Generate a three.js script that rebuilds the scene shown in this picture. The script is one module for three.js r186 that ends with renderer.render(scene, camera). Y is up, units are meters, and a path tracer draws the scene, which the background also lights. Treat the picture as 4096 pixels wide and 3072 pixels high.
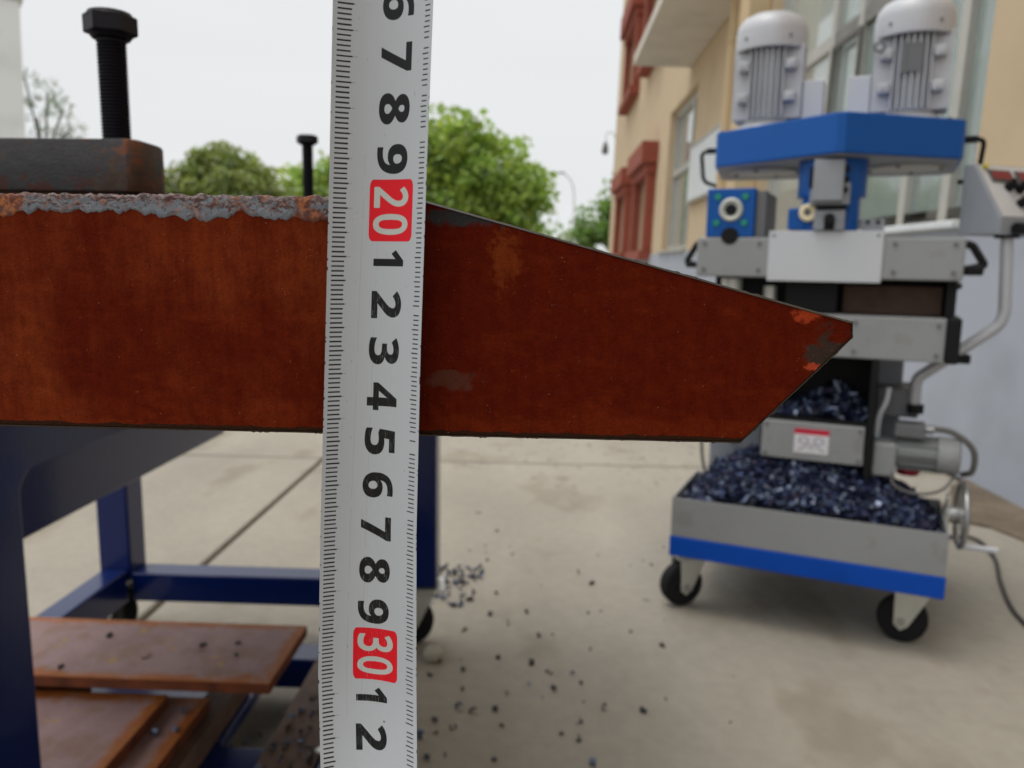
import * as THREE from 'three';
import { RoundedBoxGeometry } from 'three/addons/geometries/RoundedBoxGeometry.js';
import { mergeGeometries, mergeVertices, toCreasedNormals } from 'three/addons/utils/BufferGeometryUtils.js';

// ---------------------------------------------------------------- camera, sky, sun, exposure
const scene = new THREE.Scene();
const camera = new THREE.PerspectiveCamera(51.285, 1024 / 768, 0.02, 400);
camera.position.set(0, 0.75, 0);
camera.rotation.set(-0.15079, 0.03893, 0.015, 'YXZ');
camera.focus = 0.182;
camera.userData.fStop = 21.5;
scene.add(camera);

const renderer = new THREE.WebGLRenderer({ antialias: true });
renderer.setSize(1024, 768);
renderer.toneMapping = THREE.LinearToneMapping;
renderer.toneMappingExposure = 0.86;
renderer.shadowMap.enabled = true;
renderer.shadowMap.type = THREE.PCFSoftShadowMap;

// ---------------------------------------------------------------- seeded noise
function rng(seed) { let s = seed >>> 0; return () => { s = (s + 0x6D2B79F5) >>> 0; let t = s; t = Math.imul(t ^ (t >>> 15), t | 1); t ^= t + Math.imul(t ^ (t >>> 7), t | 61); return ((t ^ (t >>> 14)) >>> 0) / 4294967296; }; }
function hash(x, y, s) { let h = (Math.imul(x, 374761393) + Math.imul(y, 668265263) + Math.imul(s, 2147483629)) | 0; h = Math.imul(h ^ (h >>> 13), 1274126177); return ((h ^ (h >>> 16)) >>> 0) / 4294967296; }
function vn(x, y, s = 0, px = 0, py = 0) {
  const xi = Math.floor(x), yi = Math.floor(y), fx = x - xi, fy = y - yi, u = fx * fx * (3 - 2 * fx), v = fy * fy * (3 - 2 * fy);
  const wx = (a) => (px ? ((a % px) + px) % px : a), wy = (a) => (py ? ((a % py) + py) % py : a);
  const a = hash(wx(xi), wy(yi), s), b = hash(wx(xi + 1), wy(yi), s), c = hash(wx(xi), wy(yi + 1), s), d = hash(wx(xi + 1), wy(yi + 1), s);
  return a + (b - a) * u + (c - a) * v + (a - b - c + d) * u * v;
}
function fbm(x, y, s = 0, oct = 4, px = 0, py = 0) { let t = 0, a = 0.5, n = 0; for (let i = 0; i < oct; i++) { t += a * vn(x, y, s + i * 17, px, py); n += a; a *= 0.5; if (px || py) { x *= 2; y *= 2; px *= 2; py *= 2; } else { const q = x * 1.6 - y * 1.2; y = x * 1.2 + y * 1.6 + 3.7; x = q + 1.3; } } return t / n; }
const clamp = (x, a = 0, b = 1) => Math.min(b, Math.max(a, x));
const sst = (a, b, x) => { const t = clamp((x - a) / (b - a)); return t * t * (3 - 2 * t); };
const mix = (a, b, t) => a + (b - a) * t;
const mix3 = (a, b, t) => [mix(a[0], b[0], t), mix(a[1], b[1], t), mix(a[2], b[2], t)];
const enc = (c) => Math.round(255 * clamp(c <= 0.0031308 ? 12.92 * c : 1.055 * Math.pow(c, 1 / 2.4) - 0.055));

// overcast sky: bright even cloud, much brighter overhead to light the trees, faint cloud bands
{
  const W = 512, Hh = 256, d = new Float32Array(W * Hh * 4);
  for (let j = 0; j < Hh; j++) for (let i = 0; i < W; i++) {
    const el = Math.PI * ((j + 0.5) / Hh - 0.5);                     // row 0 is the bottom
    const up = Math.max(0, Math.sin(el));
    const n = fbm(i / W * 8, Math.sqrt(up + 0.02) * 9, 5, 4, 8, 0) - 0.5;
    const l = el >= 0 ? (0.965 + 0.06 * up + 1.30 * sst(0.3, 1.0, up)) * (1 + 0.10 * n) : 0.30;
    const k = 4 * (j * W + i);
    d[k] = l * 0.98; d[k + 1] = l * 1.0; d[k + 2] = l * 1.012; d[k + 3] = 1;
  }
  const sky = new THREE.DataTexture(d, W, Hh, THREE.RGBAFormat, THREE.FloatType);
  sky.mapping = THREE.EquirectangularReflectionMapping; sky.magFilter = THREE.LinearFilter; sky.minFilter = THREE.LinearFilter; sky.wrapS = THREE.RepeatWrapping; sky.needsUpdate = true;
  scene.background = sky; scene.environment = sky;
}
const sun = new THREE.DirectionalLight(0xfff3e2, 0.8);
sun.position.set(-6, 20, 0); sun.target.position.set(0, 0, -2);
sun.castShadow = true; sun.shadow.radius = 45; sun.shadow.mapSize.set(2048, 2048);
Object.assign(sun.shadow.camera, { left: -30, right: 30, top: 30, bottom: -30, near: 1, far: 80 });
sun.name = 'sun'; scene.add(sun, sun.target);

// ---------------------------------------------------------------- builders
const used = {};
function numbered(n) { if (!(n in used)) { used[n] = 0; return n; } used[n]++; return n + '_' + String(used[n]).padStart(3, '0'); }
function flat(g) {
  let h = g.index ? g.toNonIndexed() : g;
  if (!h.attributes.normal) h.computeVertexNormals();
  for (const k of Object.keys(h.attributes)) if (!['position', 'normal', 'uv'].includes(k)) h.deleteAttribute(k);
  h.morphAttributes = {}; h.clearGroups?.();
  return h;
}
function uvBox(g) {                                                    // uv in metres, by the way each face points
  const p = g.attributes.position, n = g.attributes.normal, uv = new Float32Array(p.count * 2);
  for (let i = 0; i < p.count; i++) {
    const ax = Math.abs(n.getX(i)), ay = Math.abs(n.getY(i)), az = Math.abs(n.getZ(i));
    const [u, v] = ax >= ay && ax >= az ? [p.getZ(i), p.getY(i)] : ay >= az ? [p.getX(i), p.getZ(i)] : [p.getX(i), p.getY(i)];
    uv[2 * i] = u; uv[2 * i + 1] = v;
  }
  g.setAttribute('uv', new THREE.BufferAttribute(uv, 2)); return g;
}
function merged(list, keepUV) { const a = list.map(flat); if (!keepUV) a.forEach(uvBox); return a.length > 1 ? mergeGeometries(a) : a[0]; }
function obj(name, list, m, parent = scene, keepUV = false) {
  const o = new THREE.Mesh(merged(Array.isArray(list) ? list : [list], keepUV), m);
  o.name = parent === scene ? numbered(name) : name; o.castShadow = o.receiveShadow = true; parent.add(o); return o;
}
function each(name, list, m, parent) { return list.map((g) => obj(name, g, m, parent)); }
function tag(o, label, category, group, kind) { if (label) o.userData.label = label; if (category) o.userData.category = category; if (group) o.userData.group = group; if (kind) o.userData.kind = kind; return o; }
function thing(name, label, category, pos = [0, 0, 0], turn = 0, group) { const o = new THREE.Group(); o.name = numbered(name); o.position.set(...pos); o.rotation.y = turn; scene.add(o); return tag(o, label, category, group); }
function copy(src, name, label, pos, turn) { const c = src.clone(); c.name = numbered(name); if (label) c.userData = { ...src.userData, label }; scene.add(c); if (pos) c.position.set(...pos); if (turn !== undefined) c.rotation.y = turn; return c; }
// box given by its extents
function bx(x0, x1, y0, y1, z0, z1, r = 0) {
  const w = Math.abs(x1 - x0), h = Math.abs(y1 - y0), d = Math.abs(z1 - z0);
  const g = r > 0 ? new RoundedBoxGeometry(w, h, d, 2, Math.min(r, w / 2.01, h / 2.01, d / 2.01)) : new THREE.BoxGeometry(w, h, d);
  return g.translate((x0 + x1) / 2, (y0 + y1) / 2, (z0 + z1) / 2);
}
function cyl(x, y, z, r, l, axis = 'y', seg = 24, r2) { const g = new THREE.CylinderGeometry(r2 ?? r, r, l, seg); if (axis === 'x') g.rotateZ(Math.PI / 2); if (axis === 'z') g.rotateX(Math.PI / 2); return g.translate(x, y, z); }
function ring(x, y, z, R, r, axis = 'z', seg = 32) { const g = new THREE.TorusGeometry(R, r, 10, seg); if (axis === 'x') g.rotateY(Math.PI / 2); if (axis === 'y') g.rotateX(Math.PI / 2); return g.translate(x, y, z); }
function tube(pts, r, seg = 40, rs = 10) { return new THREE.TubeGeometry(new THREE.CatmullRomCurve3(pts.map((p) => new THREE.Vector3(...p)), false, 'catmullrom', 0.5), seg, r, rs); }
function bentTube(pts, r, rad, rs = 12) {                                   // straight runs joined by bends
  const path = new THREE.CurvePath(), V = pts.map((p) => new THREE.Vector3(...p)); let from = V[0];
  for (let i = 1; i < V.length - 1; i++) {
    const a = V[i].clone().add(V[i - 1].clone().sub(V[i]).setLength(rad)), b = V[i].clone().add(V[i + 1].clone().sub(V[i]).setLength(rad));
    path.add(new THREE.LineCurve3(from, a)); path.add(new THREE.QuadraticBezierCurve3(a, V[i], b)); from = b;
  }
  path.add(new THREE.LineCurve3(from, V[V.length - 1])); return new THREE.TubeGeometry(path, 60, r, rs);
}
function lathe(prof, seg = 32) { return new THREE.LatheGeometry(prof.map((p) => new THREE.Vector2(p[0], p[1])), seg); }
function prism(pts, depth, bevel = 0, curve = 6) { const s = pts instanceof THREE.Shape ? pts : new THREE.Shape(pts.map((p) => new THREE.Vector2(p[0], p[1]))); return new THREE.ExtrudeGeometry(s, { depth, bevelEnabled: bevel > 0, bevelThickness: bevel, bevelSize: bevel, bevelOffset: -bevel, bevelSegments: 2, curveSegments: curve }); }
// plan polygon [x, z] extruded from y0 to y1
function slabOf(pts, y0, y1, bevel = 0) { const g = prism(pts.map(([x, z]) => [x, -z]), y1 - y0 - 2 * bevel, bevel); return g.rotateX(-Math.PI / 2).translate(0, y0 + bevel, 0); }

// ---------------------------------------------------------------- textures
function tex(w, h, f, srgb = true, wrap = true) {
  const d = new Uint8Array(w * h * 4);
  for (let j = 0; j < h; j++) for (let i = 0; i < w; i++) { const c = f((i + 0.5) / w, (j + 0.5) / h, i, j), k = 4 * (j * w + i); if (srgb) { d[k] = enc(c[0]); d[k + 1] = enc(c[1]); d[k + 2] = enc(c[2]); } else { const v = Math.round(255 * clamp(typeof c === 'number' ? c : c[0])); d[k] = d[k + 1] = d[k + 2] = v; } d[k + 3] = 255; }
  const t = new THREE.DataTexture(d, w, h, THREE.RGBAFormat); t.magFilter = THREE.LinearFilter; t.minFilter = THREE.LinearMipmapLinearFilter; t.generateMipmaps = true;
  if (wrap) t.wrapS = t.wrapT = THREE.RepeatWrapping; if (srgb) t.colorSpace = THREE.SRGBColorSpace; t.needsUpdate = true; return t;
}
function rep(t, sx, sy = sx) { const c = t.clone(); c.repeat.set(sx, sy); c.needsUpdate = true; return c; }
const grain = tex(256, 256, (u, v) => fbm(u * 32, v * 32, 3, 4, 32, 32), false);                  // relief and gloss variation
const blotch = tex(256, 256, (u, v) => { const n = fbm(u * 6, v * 6, 11, 5, 6, 6); return [0.82 + 0.36 * n, 0.82 + 0.36 * n, 0.82 + 0.35 * n]; });
const blotchSoft = tex(128, 128, (u, v) => { const n = fbm(u * 5, v * 5, 12, 4, 5, 5); return [0.95 + 0.09 * n, 0.95 + 0.09 * n, 0.95 + 0.09 * n]; });
const grime = tex(512, 512, (u, v) => { const n = fbm(u * 6, v * 6, 13, 5, 6, 6), sm = sst(0.66, 0.80, fbm(u * 14, v * 9, 14, 4, 14, 9)), sp = sst(0.86, 0.93, vn(u * 90, v * 90, 15, 90, 90)), k = (0.88 + 0.22 * n) * (1 - 0.10 * sm) * (1 - 0.10 * sp); return [k, k * (1 - 0.02 * sm), k * (1 - 0.05 * sm)]; });
const lin = (r, g, b) => new THREE.Color().setRGB(r, g, b);
function paint(r, g, b, rough = 0.5, o = {}) {
  return new THREE.MeshPhysicalMaterial({ color: lin(r, g, b), roughness: rough, map: rep(o.flat ? blotchSoft : o.grime ? grime : blotch, o.scale ?? 2.5), bumpMap: rep(grain, o.grain ?? 6), bumpScale: o.bump ?? 0.0002, metalness: o.metal ?? 0, ...(o.more ?? {}) });
}
function plain(r, g, b, rough = 0.5, metal = 0, more = {}) { return new THREE.MeshPhysicalMaterial({ color: lin(r, g, b), roughness: rough, metalness: metal, ...more }); }
const dull = { specularIntensity: 0.4 };
const M = {
  grey: paint(0.285, 0.295, 0.303, 0.45, { grime: 1, scale: 2 }), greyMid: paint(0.20, 0.215, 0.215, 0.45), greyDark: paint(0.14, 0.145, 0.155, 0.5), greyBlue: paint(0.29, 0.31, 0.345, 0.5), white: paint(0.56, 0.58, 0.62, 0.4, { flat: 1 }),
  blue: paint(0.0005, 0.085, 0.36, 0.4, { more: { specularIntensity: 0.6 } }), blueRail: paint(0.0003, 0.066, 0.43, 0.45, { more: dull }), black: plain(0.008, 0.008, 0.009, 0.55, 0, dull), rubber: plain(0.012, 0.012, 0.013, 0.8, 0, dull),
  silver: paint(0.50, 0.51, 0.545, 0.38, { metal: 0.15 }), zinc: paint(0.58, 0.59, 0.54, 0.35, { metal: 0.5 }), steel: plain(0.40, 0.40, 0.40, 0.32, 0.9), cream: plain(0.80, 0.70, 0.46, 0.4),
  cover: paint(0.52, 0.50, 0.45, 0.5), under: paint(0.21, 0.21, 0.235, 0.5), green: plain(0.01, 0.27, 0.16, 0.5), red: plain(0.42, 0.008, 0.03, 0.5), displayGlass: plain(0.19, 0.012, 0.022, 0.3), displayFrame: plain(0.07, 0.065, 0.065, 0.4),
  panelWhite: paint(0.52, 0.515, 0.525, 0.4), navy: paint(0.0012, 0.0125, 0.105, 0.32, { more: { specularIntensity: 0.35, clearcoat: 0.5, clearcoatRoughness: 0.12 } }), navyDark: paint(0.0015, 0.0045, 0.020, 0.45, { more: { specularIntensity: 0.3 } }), navyGrey: paint(0.022, 0.030, 0.060, 0.5, { more: dull }), cable: plain(0.022, 0.018, 0.016, 0.6), hose: plain(0.13, 0.125, 0.115, 0.5),
};

// rust on flat bar: mauve mill bloom with orange rims and ochre spots, uv in metres
const rustBar = tex(512, 512, (u, v) => {
  const n = fbm(u * 8, v * 8, 21, 5, 8, 8), m = fbm(u * 5, v * 24, 31, 4, 5, 24), f = fbm(u * 64, v * 64, 41, 2, 64, 64);
  let c = mix3([0.26, 0.15, 0.135], [0.36, 0.235, 0.21], m);
  c = mix3(c, [0.36, 0.14, 0.035], sst(0.56, 0.72, n)); c = mix3(c, [0.50, 0.28, 0.05], sst(0.70, 0.8, fbm(u * 10, v * 10, 61, 3, 10, 10)));
  const k = 0.85 + 0.3 * f; return [c[0] * k, c[1] * k, c[2] * k];
});
const rustEdge = tex(256, 256, (u, v) => { const n = fbm(u * 10, v * 10, 71, 4, 10, 10); const c = mix3([0.065, 0.016, 0.006], [0.21, 0.050, 0.010], n); return c; });
const rustBrown = tex(256, 256, (u, v) => { const n = fbm(u * 8, v * 8, 81, 5, 8, 8); return mix3([0.075, 0.042, 0.028], [0.19, 0.11, 0.075], n); });
const mRust = new THREE.MeshStandardMaterial({ map: rep(rustBar, 3), roughness: 0.62, bumpMap: rep(grain, 8), bumpScale: 0.0006 });
const mRustEdge = new THREE.MeshStandardMaterial({ map: rep(rustEdge, 5), roughness: 0.85, bumpMap: rep(grain, 8), bumpScale: 0.0008 });
const mCarriage = new THREE.MeshStandardMaterial({ color: lin(0.45, 0.42, 0.40), map: rep(rustBrown, 5), roughness: 0.8 });
const mRustBrown = new THREE.MeshStandardMaterial({ map: rep(rustBrown, 4), roughness: 0.7, bumpMap: rep(grain, 8), bumpScale: 0.0006 });

// ================================================================ SETTING
// concrete: pale slabs with stains, uv in metres (one tile = 4 m)
const concreteMap = tex(1024, 1024, (u, v) => {
  const big = fbm(u * 4, v * 4, 101, 4, 4, 4), mid = fbm(u * 22, v * 9, 111, 4, 22, 9), fine = fbm(u * 220, v * 220, 121, 3, 220, 220);
  let l = 0.320 + 0.11 * (big - 0.5) + 0.07 * (mid - 0.5) + 0.05 * (fine - 0.5);
  let c = [l * 1.065, l * 0.965, l * 0.80];
  const st = sst(0.60, 0.78, fbm(u * 26, v * 16, 131, 4, 26, 16)); c = mix3(c, [c[0] * 0.74, c[1] * 0.70, c[2] * 0.64], st * 0.65);
  const sp = sst(0.80, 0.90, vn(u * 140, v * 140, 141, 140, 140)) * sst(0.45, 0.7, big); c = mix3(c, [0.12, 0.10, 0.08], sp * 0.45);
  return c;
});
const mConcrete = new THREE.MeshStandardMaterial({ map: rep(concreteMap, 0.25), roughness: 0.88, bumpMap: rep(grain, 3), bumpScale: 0.0015 });
const dirtMap = tex(512, 512, (u, v) => { const n = fbm(u * 10, v * 10, 151, 5, 10, 10), f = fbm(u * 90, v * 90, 161, 2, 90, 90); const c = mix3([0.10, 0.075, 0.05], [0.22, 0.17, 0.12], n); const k = 0.75 + 0.5 * f; return [c[0] * k, c[1] * k, c[2] * k]; });
const mDirt = new THREE.MeshStandardMaterial({ map: rep(dirtMap, 0.6), roughness: 0.95, bumpMap: rep(grain, 2), bumpScale: 0.004 });
{
  const g = new THREE.PlaneGeometry(400, 400).rotateX(-Math.PI / 2).translate(0, -0.014, 0);
  const ground = obj('ground', g, mDirt); tag(ground, 'pale concrete yard of large slabs with dark joints', 'ground', null, 'structure');
  // slabs with recessed joints: one long joint beside the bench, one across behind it
  const xs = [-25.86, -20.85, -15.85, -10.84, -5.84, -0.83, 1.50], zs = [4.6, -2.95, -8.4, -13.9, -19.4, -24.9, -30.4, -35.9, -41.4], r = rng(77);
  for (let i = 0; i < xs.length - 1; i++) for (let j = 0; j < zs.length - 1; j++) {
    const j0 = 0.006 + 0.003 * r(), s = new RoundedBoxGeometry(xs[i + 1] - xs[i] - 2 * j0, 0.12, zs[j] - zs[j + 1] - 2 * j0, 1, 0.006);
    s.translate((xs[i] + xs[i + 1]) / 2, -0.06, (zs[j] + zs[j + 1]) / 2);
    obj('concrete_slab', s, mConcrete, ground);
  }
}
// dirt washed along the foot of the facade
{
  const sh = new THREE.Shape(); const r = rng(12); const pts = [];
  for (let i = 0; i <= 40; i++) { const z = -2.86 + i * 0.11; pts.push([1.54 - (0.03 + 0.36 * Math.pow(fbm(i * 0.5, 2, 5, 4), 1.6) + 0.10 * sst(-2.8, -2.5, z)) * (i === 0 ? 0.1 : 1), z]); }
  pts.push([1.54, pts[40][1]], [1.54, -2.86]);
  const g = slabOf(pts, 0.0, 0.008); obj('dirt_strip', g, mDirt); const o = scene.children[scene.children.length - 1];
  tag(o, 'strip of brown dirt washed along the foot of the grey wall base', 'dirt', null, 'stuff');
}

// ---------------------------------------------------------------- the tan building on the right
const mPlaster = new THREE.MeshStandardMaterial({ color: lin(0.53, 0.415, 0.275), map: rep(blotch, 0.5), roughness: 0.9, bumpMap: rep(grain, 5), bumpScale: 0.0004 });
const mPlasterTrim = new THREE.MeshStandardMaterial({ color: lin(0.56, 0.43, 0.26), map: rep(blotch, 0.7), roughness: 0.85 });
const mDado = new THREE.MeshStandardMaterial({ color: lin(0.36, 0.39, 0.45), map: rep(blotch, 0.8), roughness: 0.7, bumpMap: rep(grain, 5), bumpScale: 0.0003 });
const mBrick = new THREE.MeshStandardMaterial({ color: lin(0.27, 0.065, 0.04), map: rep(blotch, 1.2), roughness: 0.85 });
const mSoffit = new THREE.MeshStandardMaterial({ color: lin(0.62, 0.58, 0.52), map: rep(blotch, 0.6), roughness: 0.9 });
const mAlu = new THREE.MeshStandardMaterial({ color: lin(0.44, 0.435, 0.405), roughness: 0.45, metalness: 0.2, map: rep(blotch, 2) });
const mAluDark = new THREE.MeshStandardMaterial({ color: lin(0.10, 0.095, 0.085), roughness: 0.6 });
const mPane = new THREE.MeshPhysicalMaterial({ color: lin(0.88, 0.92, 0.91), roughness: 0.05, transmission: 0.8, thickness: 0, ior: 1.52 });
const mPaneBacking = new THREE.MeshStandardMaterial({ color: lin(0.44, 0.45, 0.43), roughness: 0.9, map: rep(blotch, 0.5) });
const mInside = new THREE.MeshStandardMaterial({ color: lin(0.50, 0.56, 0.56), roughness: 0.95, map: rep(blotch, 0.4) });
const mSign = new THREE.MeshStandardMaterial({ color: lin(0.66, 0.70, 0.73), roughness: 0.5, map: rep(blotch, 1) });
{
  const b = thing('factory_building', 'tan plastered building with grey base and brick red window trims beside the yard', 'building', [1.54, 0, 0]);
  b.rotation.z = -0.03;
  const H0 = 9.2, N = 20.4, S = -7;
  const holes = [[9.14, 11.1, 0.93, 2.73], [3.1, 6.25, 0.93, 4.4], [12.35, 13.9, 0.95, 2.2], [15.6, 17.4, 0.95, 2.2], [12.35, 13.9, 3.98, 5.35], [15.6, 17.4, 3.98, 5.35]];
  const sh = new THREE.Shape([[S, 0], [N, 0], [N, H0], [S, H0]].map((p) => new THREE.Vector2(...p)));
  for (const [a, c, d, e] of holes) sh.holes.push(new THREE.Path([[a, d], [a, e], [c, e], [c, d]].map((p) => new THREE.Vector2(...p))));
  obj('wall', new THREE.ExtrudeGeometry(sh, { depth: 0.26, bevelEnabled: false }).rotateY(Math.PI / 2), mPlaster, b);
  each('wall', [bx(0.26, 9, 0, H0, -N, -N + 0.26), bx(8.75, 9, 0, H0, -N + 0.26, 7), bx(0.26, 8.75, 0, H0, 6.75, 7)], mPlaster, b);
  obj('roof', bx(-0.25, 9.2, H0, H0 + 0.2, -N - 0.2, 7.2), mSoffit, b);
  obj('ceiling', bx(0.27, 8.7, 4.6, 4.8, -N + 0.3, 6.7), mInside, b);
  each('partition', [bx(3.4, 3.5, 0.02, 4.58, -N + 0.3, 6.7), bx(0.27, 3.4, 0.02, 4.58, -7.9, -7.8), bx(0.27, 3.4, 0.02, 4.58, -14.7, -14.6), bx(0.27, 3.4, 0.02, 4.58, -1.2, -1.1)], mInside, b);
  // grey painted base in two runs, standing 2 cm proud of the plaster
  obj('base_course', [bx(-0.02, 0, 0, 0.9, -N, -0.01 + 7)], mDado, b);
  // windows
  const Z = (a, c) => [-c, -a];
  function pane(w, u0, u1, y0, y1, x = 0.12) { obj('pane', bx(x, x + 0.004, y0, y1, -u1, -u0), mPane, w); }
  { // far sash window with a transom
    const w = new THREE.Group(); w.name = 'window'; b.add(w);
    obj('frame', [bx(0.08, 0.15, 0.931, 2.729, -11.099, -11.03), bx(0.08, 0.15, 0.931, 2.729, -9.21, -9.141), bx(0.08, 0.15, 2.66, 2.729, -11.03, -9.21), bx(0.08, 0.15, 0.931, 1.0, -11.03, -9.21), bx(0.08, 0.15, 1.9, 1.98, -11.03, -9.21), bx(0.08, 0.15, 1.0, 1.9, -9.83, -9.75), bx(0.08, 0.15, 1.98, 2.66, -9.83, -9.75)], mAlu, w);
    pane(w, 9.2, 9.76, 0.99, 1.91); pane(w, 9.82, 11.04, 0.99, 1.91); pane(w, 9.2, 9.76, 1.97, 2.67); pane(w, 9.82, 11.04, 1.97, 2.67);
    obj('sill', bx(-0.06, 0.2, 0.90, 0.929, -11.12, -9.12, 0.006), mAlu, w);
  }
  { // long window band behind the machine
    const w = new THREE.Group(); w.name = 'window'; b.add(w); const fr = [], dark = [];
    const ms = [3.1, 3.46, 3.86, 4.62, 5.06, 6.25];
    for (const u of ms) { const c = clamp(u, 3.135, 6.215); fr.push(bx(0.07, 0.15, 0.931, 4.399, -c - 0.034, -c + 0.034)); }
    for (const [y, h] of [[0.965, 0.034], [2.08, 0.04], [4.365, 0.034]]) for (let i = 0; i < ms.length - 1; i++) { const a = clamp(ms[i], 3.135) + 0.035, c = clamp(ms[i + 1], 0, 6.215) - 0.035; fr.push(bx(0.075, 0.145, y - h, y + h, -c, -a)); }
    obj('frame', fr, mAlu, w);
    for (let i = 0; i < ms.length - 1; i++) { const a = clamp(ms[i], 3.135) + 0.03, c = clamp(ms[i + 1], 0, 6.215) - 0.03; pane(w, a, c, 0.99, 2.05, 0.10); pane(w, a, c, 2.11, 4.34, 0.10); }
    // dark gaskets round the two sliding sashes
    each('sash', [bx(0.055, 0.069, 1.02, 2.03, -4.60, -4.575), bx(0.055, 0.069, 1.02, 2.03, -5.015, -4.99), bx(0.055, 0.069, 2.005, 2.03, -4.99, -4.60)], mAluDark, w);
    obj('sill', bx(-0.07, 0.22, 0.90, 0.929, -6.27, -3.08, 0.006), mSign, w);
    // grey sheets added inside to lighten the panes as a reflected sky would
    obj('pane_backing', bx(0.155, 0.16, 1.30, 4.38, -6.2, -5.08), mPaneBacking, w); obj('pane_backing', bx(0.155, 0.16, 1.22, 4.38, -5.03, -4.64), mPaneBacking, w); obj('pane_backing', bx(0.155, 0.16, 1.38, 4.38, -4.6, -3.12), mPaneBacking, w);
  }
  // four brick-red surrounded windows at the far end, two storeys
  for (const [u0, u1] of [[12.35, 13.9], [15.6, 17.4]]) for (const [y0, y1] of [[0.95, 2.2], [3.98, 5.35]]) {
    const w = new THREE.Group(); w.name = 'window'; b.add(w);
    const top = y1 > 5 ? 0.42 : 0.32;
    obj('lintel', [bx(-0.24, -0.001, y1 + 0.02, y1 + top, -u1 - 0.32, -u0 + 0.30), bx(-0.15, -0.001, y1 - 0.12, y1 + 0.019, -u1 - 0.22, -u0 + 0.24)], mBrick, w);
    obj('jamb', bx(-0.13, -0.001, y0, y1 - 0.12, -u0 + 0.002, -u0 + 0.20), mBrick, w); obj('jamb', bx(-0.13, -0.001, y0, y1 - 0.12, -u1 - 0.20, -u1 - 0.002), mBrick, w);
    obj('sill', [bx(-0.19, -0.001, y0 - 0.13, y0 - 0.001, -u1 - 0.26, -u0 + 0.26)], mBrick, w);
    obj('frame', [bx(0.08, 0.14, y0 + 0.001, y1 - 0.001, -u0 - 0.07, -u0 - 0.001), bx(0.08, 0.14, y0 + 0.001, y1 - 0.001, -u1 + 0.001, -u1 + 0.07), bx(0.08, 0.14, y1 - 0.07, y1 - 0.001, -u1 + 0.07, -u0 - 0.07), bx(0.08, 0.14, y0 + 0.001, y0 + 0.07, -u1 + 0.07, -u0 - 0.07)], mAlu, w);
    pane(w, u0 + 0.06, u1 - 0.06, y0 + 0.06, y1 - 0.06);
  }
  obj('canopy', bx(-0.66, -0.001, 3.0, 3.11, -9.75, -6.75, 0.01), mSoffit, b);
  obj('pilaster', bx(-0.16, -0.001, 0.9, H0 - 0.02, -6.62, -6.3, 0.01), mPlasterTrim, b);
  const dp = obj('downpipe', [cyl(-0.09, 4.9, -7.05, 0.055, 8.0, 'y', 20)], mPlasterTrim, b); each('bracket', [cyl(-0.09, 2.6, -7.05, 0.063, 0.05), cyl(-0.09, 1.5, -7.05, 0.063, 0.05)], mPlasterTrim, dp);
  const nb = thing('notice_board', 'blank pale board on the tan wall beside the far tall window', 'board', [1.54, 0, 0]); nb.rotation.z = -0.03;
  obj('panel', bx(-0.05, -0.003, 1.44, 1.99, -9.05, -7.5, 0.004), mSign, nb); each('frame', [bx(-0.06, -0.003, 1.415, 1.439, -9.08, -7.47), bx(-0.06, -0.003, 1.991, 2.015, -9.08, -7.47)], mAlu, nb);
  const wl = thing('wall_lamp', 'small dark lamp on a curved arm at the far corner of the tan building', 'lamp', [1.54, 0, 0]); wl.rotation.z = -0.03;
  obj('arm', tube([[0, 3.78, -20.3], [-0.07, 3.9, -20.3], [-0.16, 3.94, -20.3], [-0.23, 3.86, -20.3], [-0.24, 3.7, -20.3]], 0.012, 24, 8), M.zinc, wl);
  obj('lamp_shade', lathe([[0.01, 0.34], [0.06, 0.3], [0.11, 0.12], [0.12, 0.0], [0.09, -0.06], [0.01, -0.08]], 20).scale(0.7, 0.75, 0.7).translate(-0.24, 3.45, -20.3), M.greyDark, wl);
}
// ---------------------------------------------------------------- the white building far left
{
  const b = thing('white_building', 'tall plain white building at the left edge behind the thin tree', 'building', [-19.55, 0, -30]); b.rotation.set(0, 0.66, -0.03, 'ZYX');
  const w = new THREE.MeshStandardMaterial({ color: lin(0.66, 0.67, 0.66), map: rep(blotch, 0.15), roughness: 0.8 });
  obj('wall', bx(-14, 0, 0, 9.9, -14, 0), w, b);
  for (let i = 0; i < 7; i++) obj('cladding_panel', bx(-1.0 - 2 * i + 0.01 - 1, -2 * i - 0.01, 0.05, 9.88, 0, 0.03, 0.004), w, b);
  obj('roof', bx(-14.2, 0.12, 9.91, 10.1, -14.2, 0.12), mSoffit, b);
}
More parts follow.
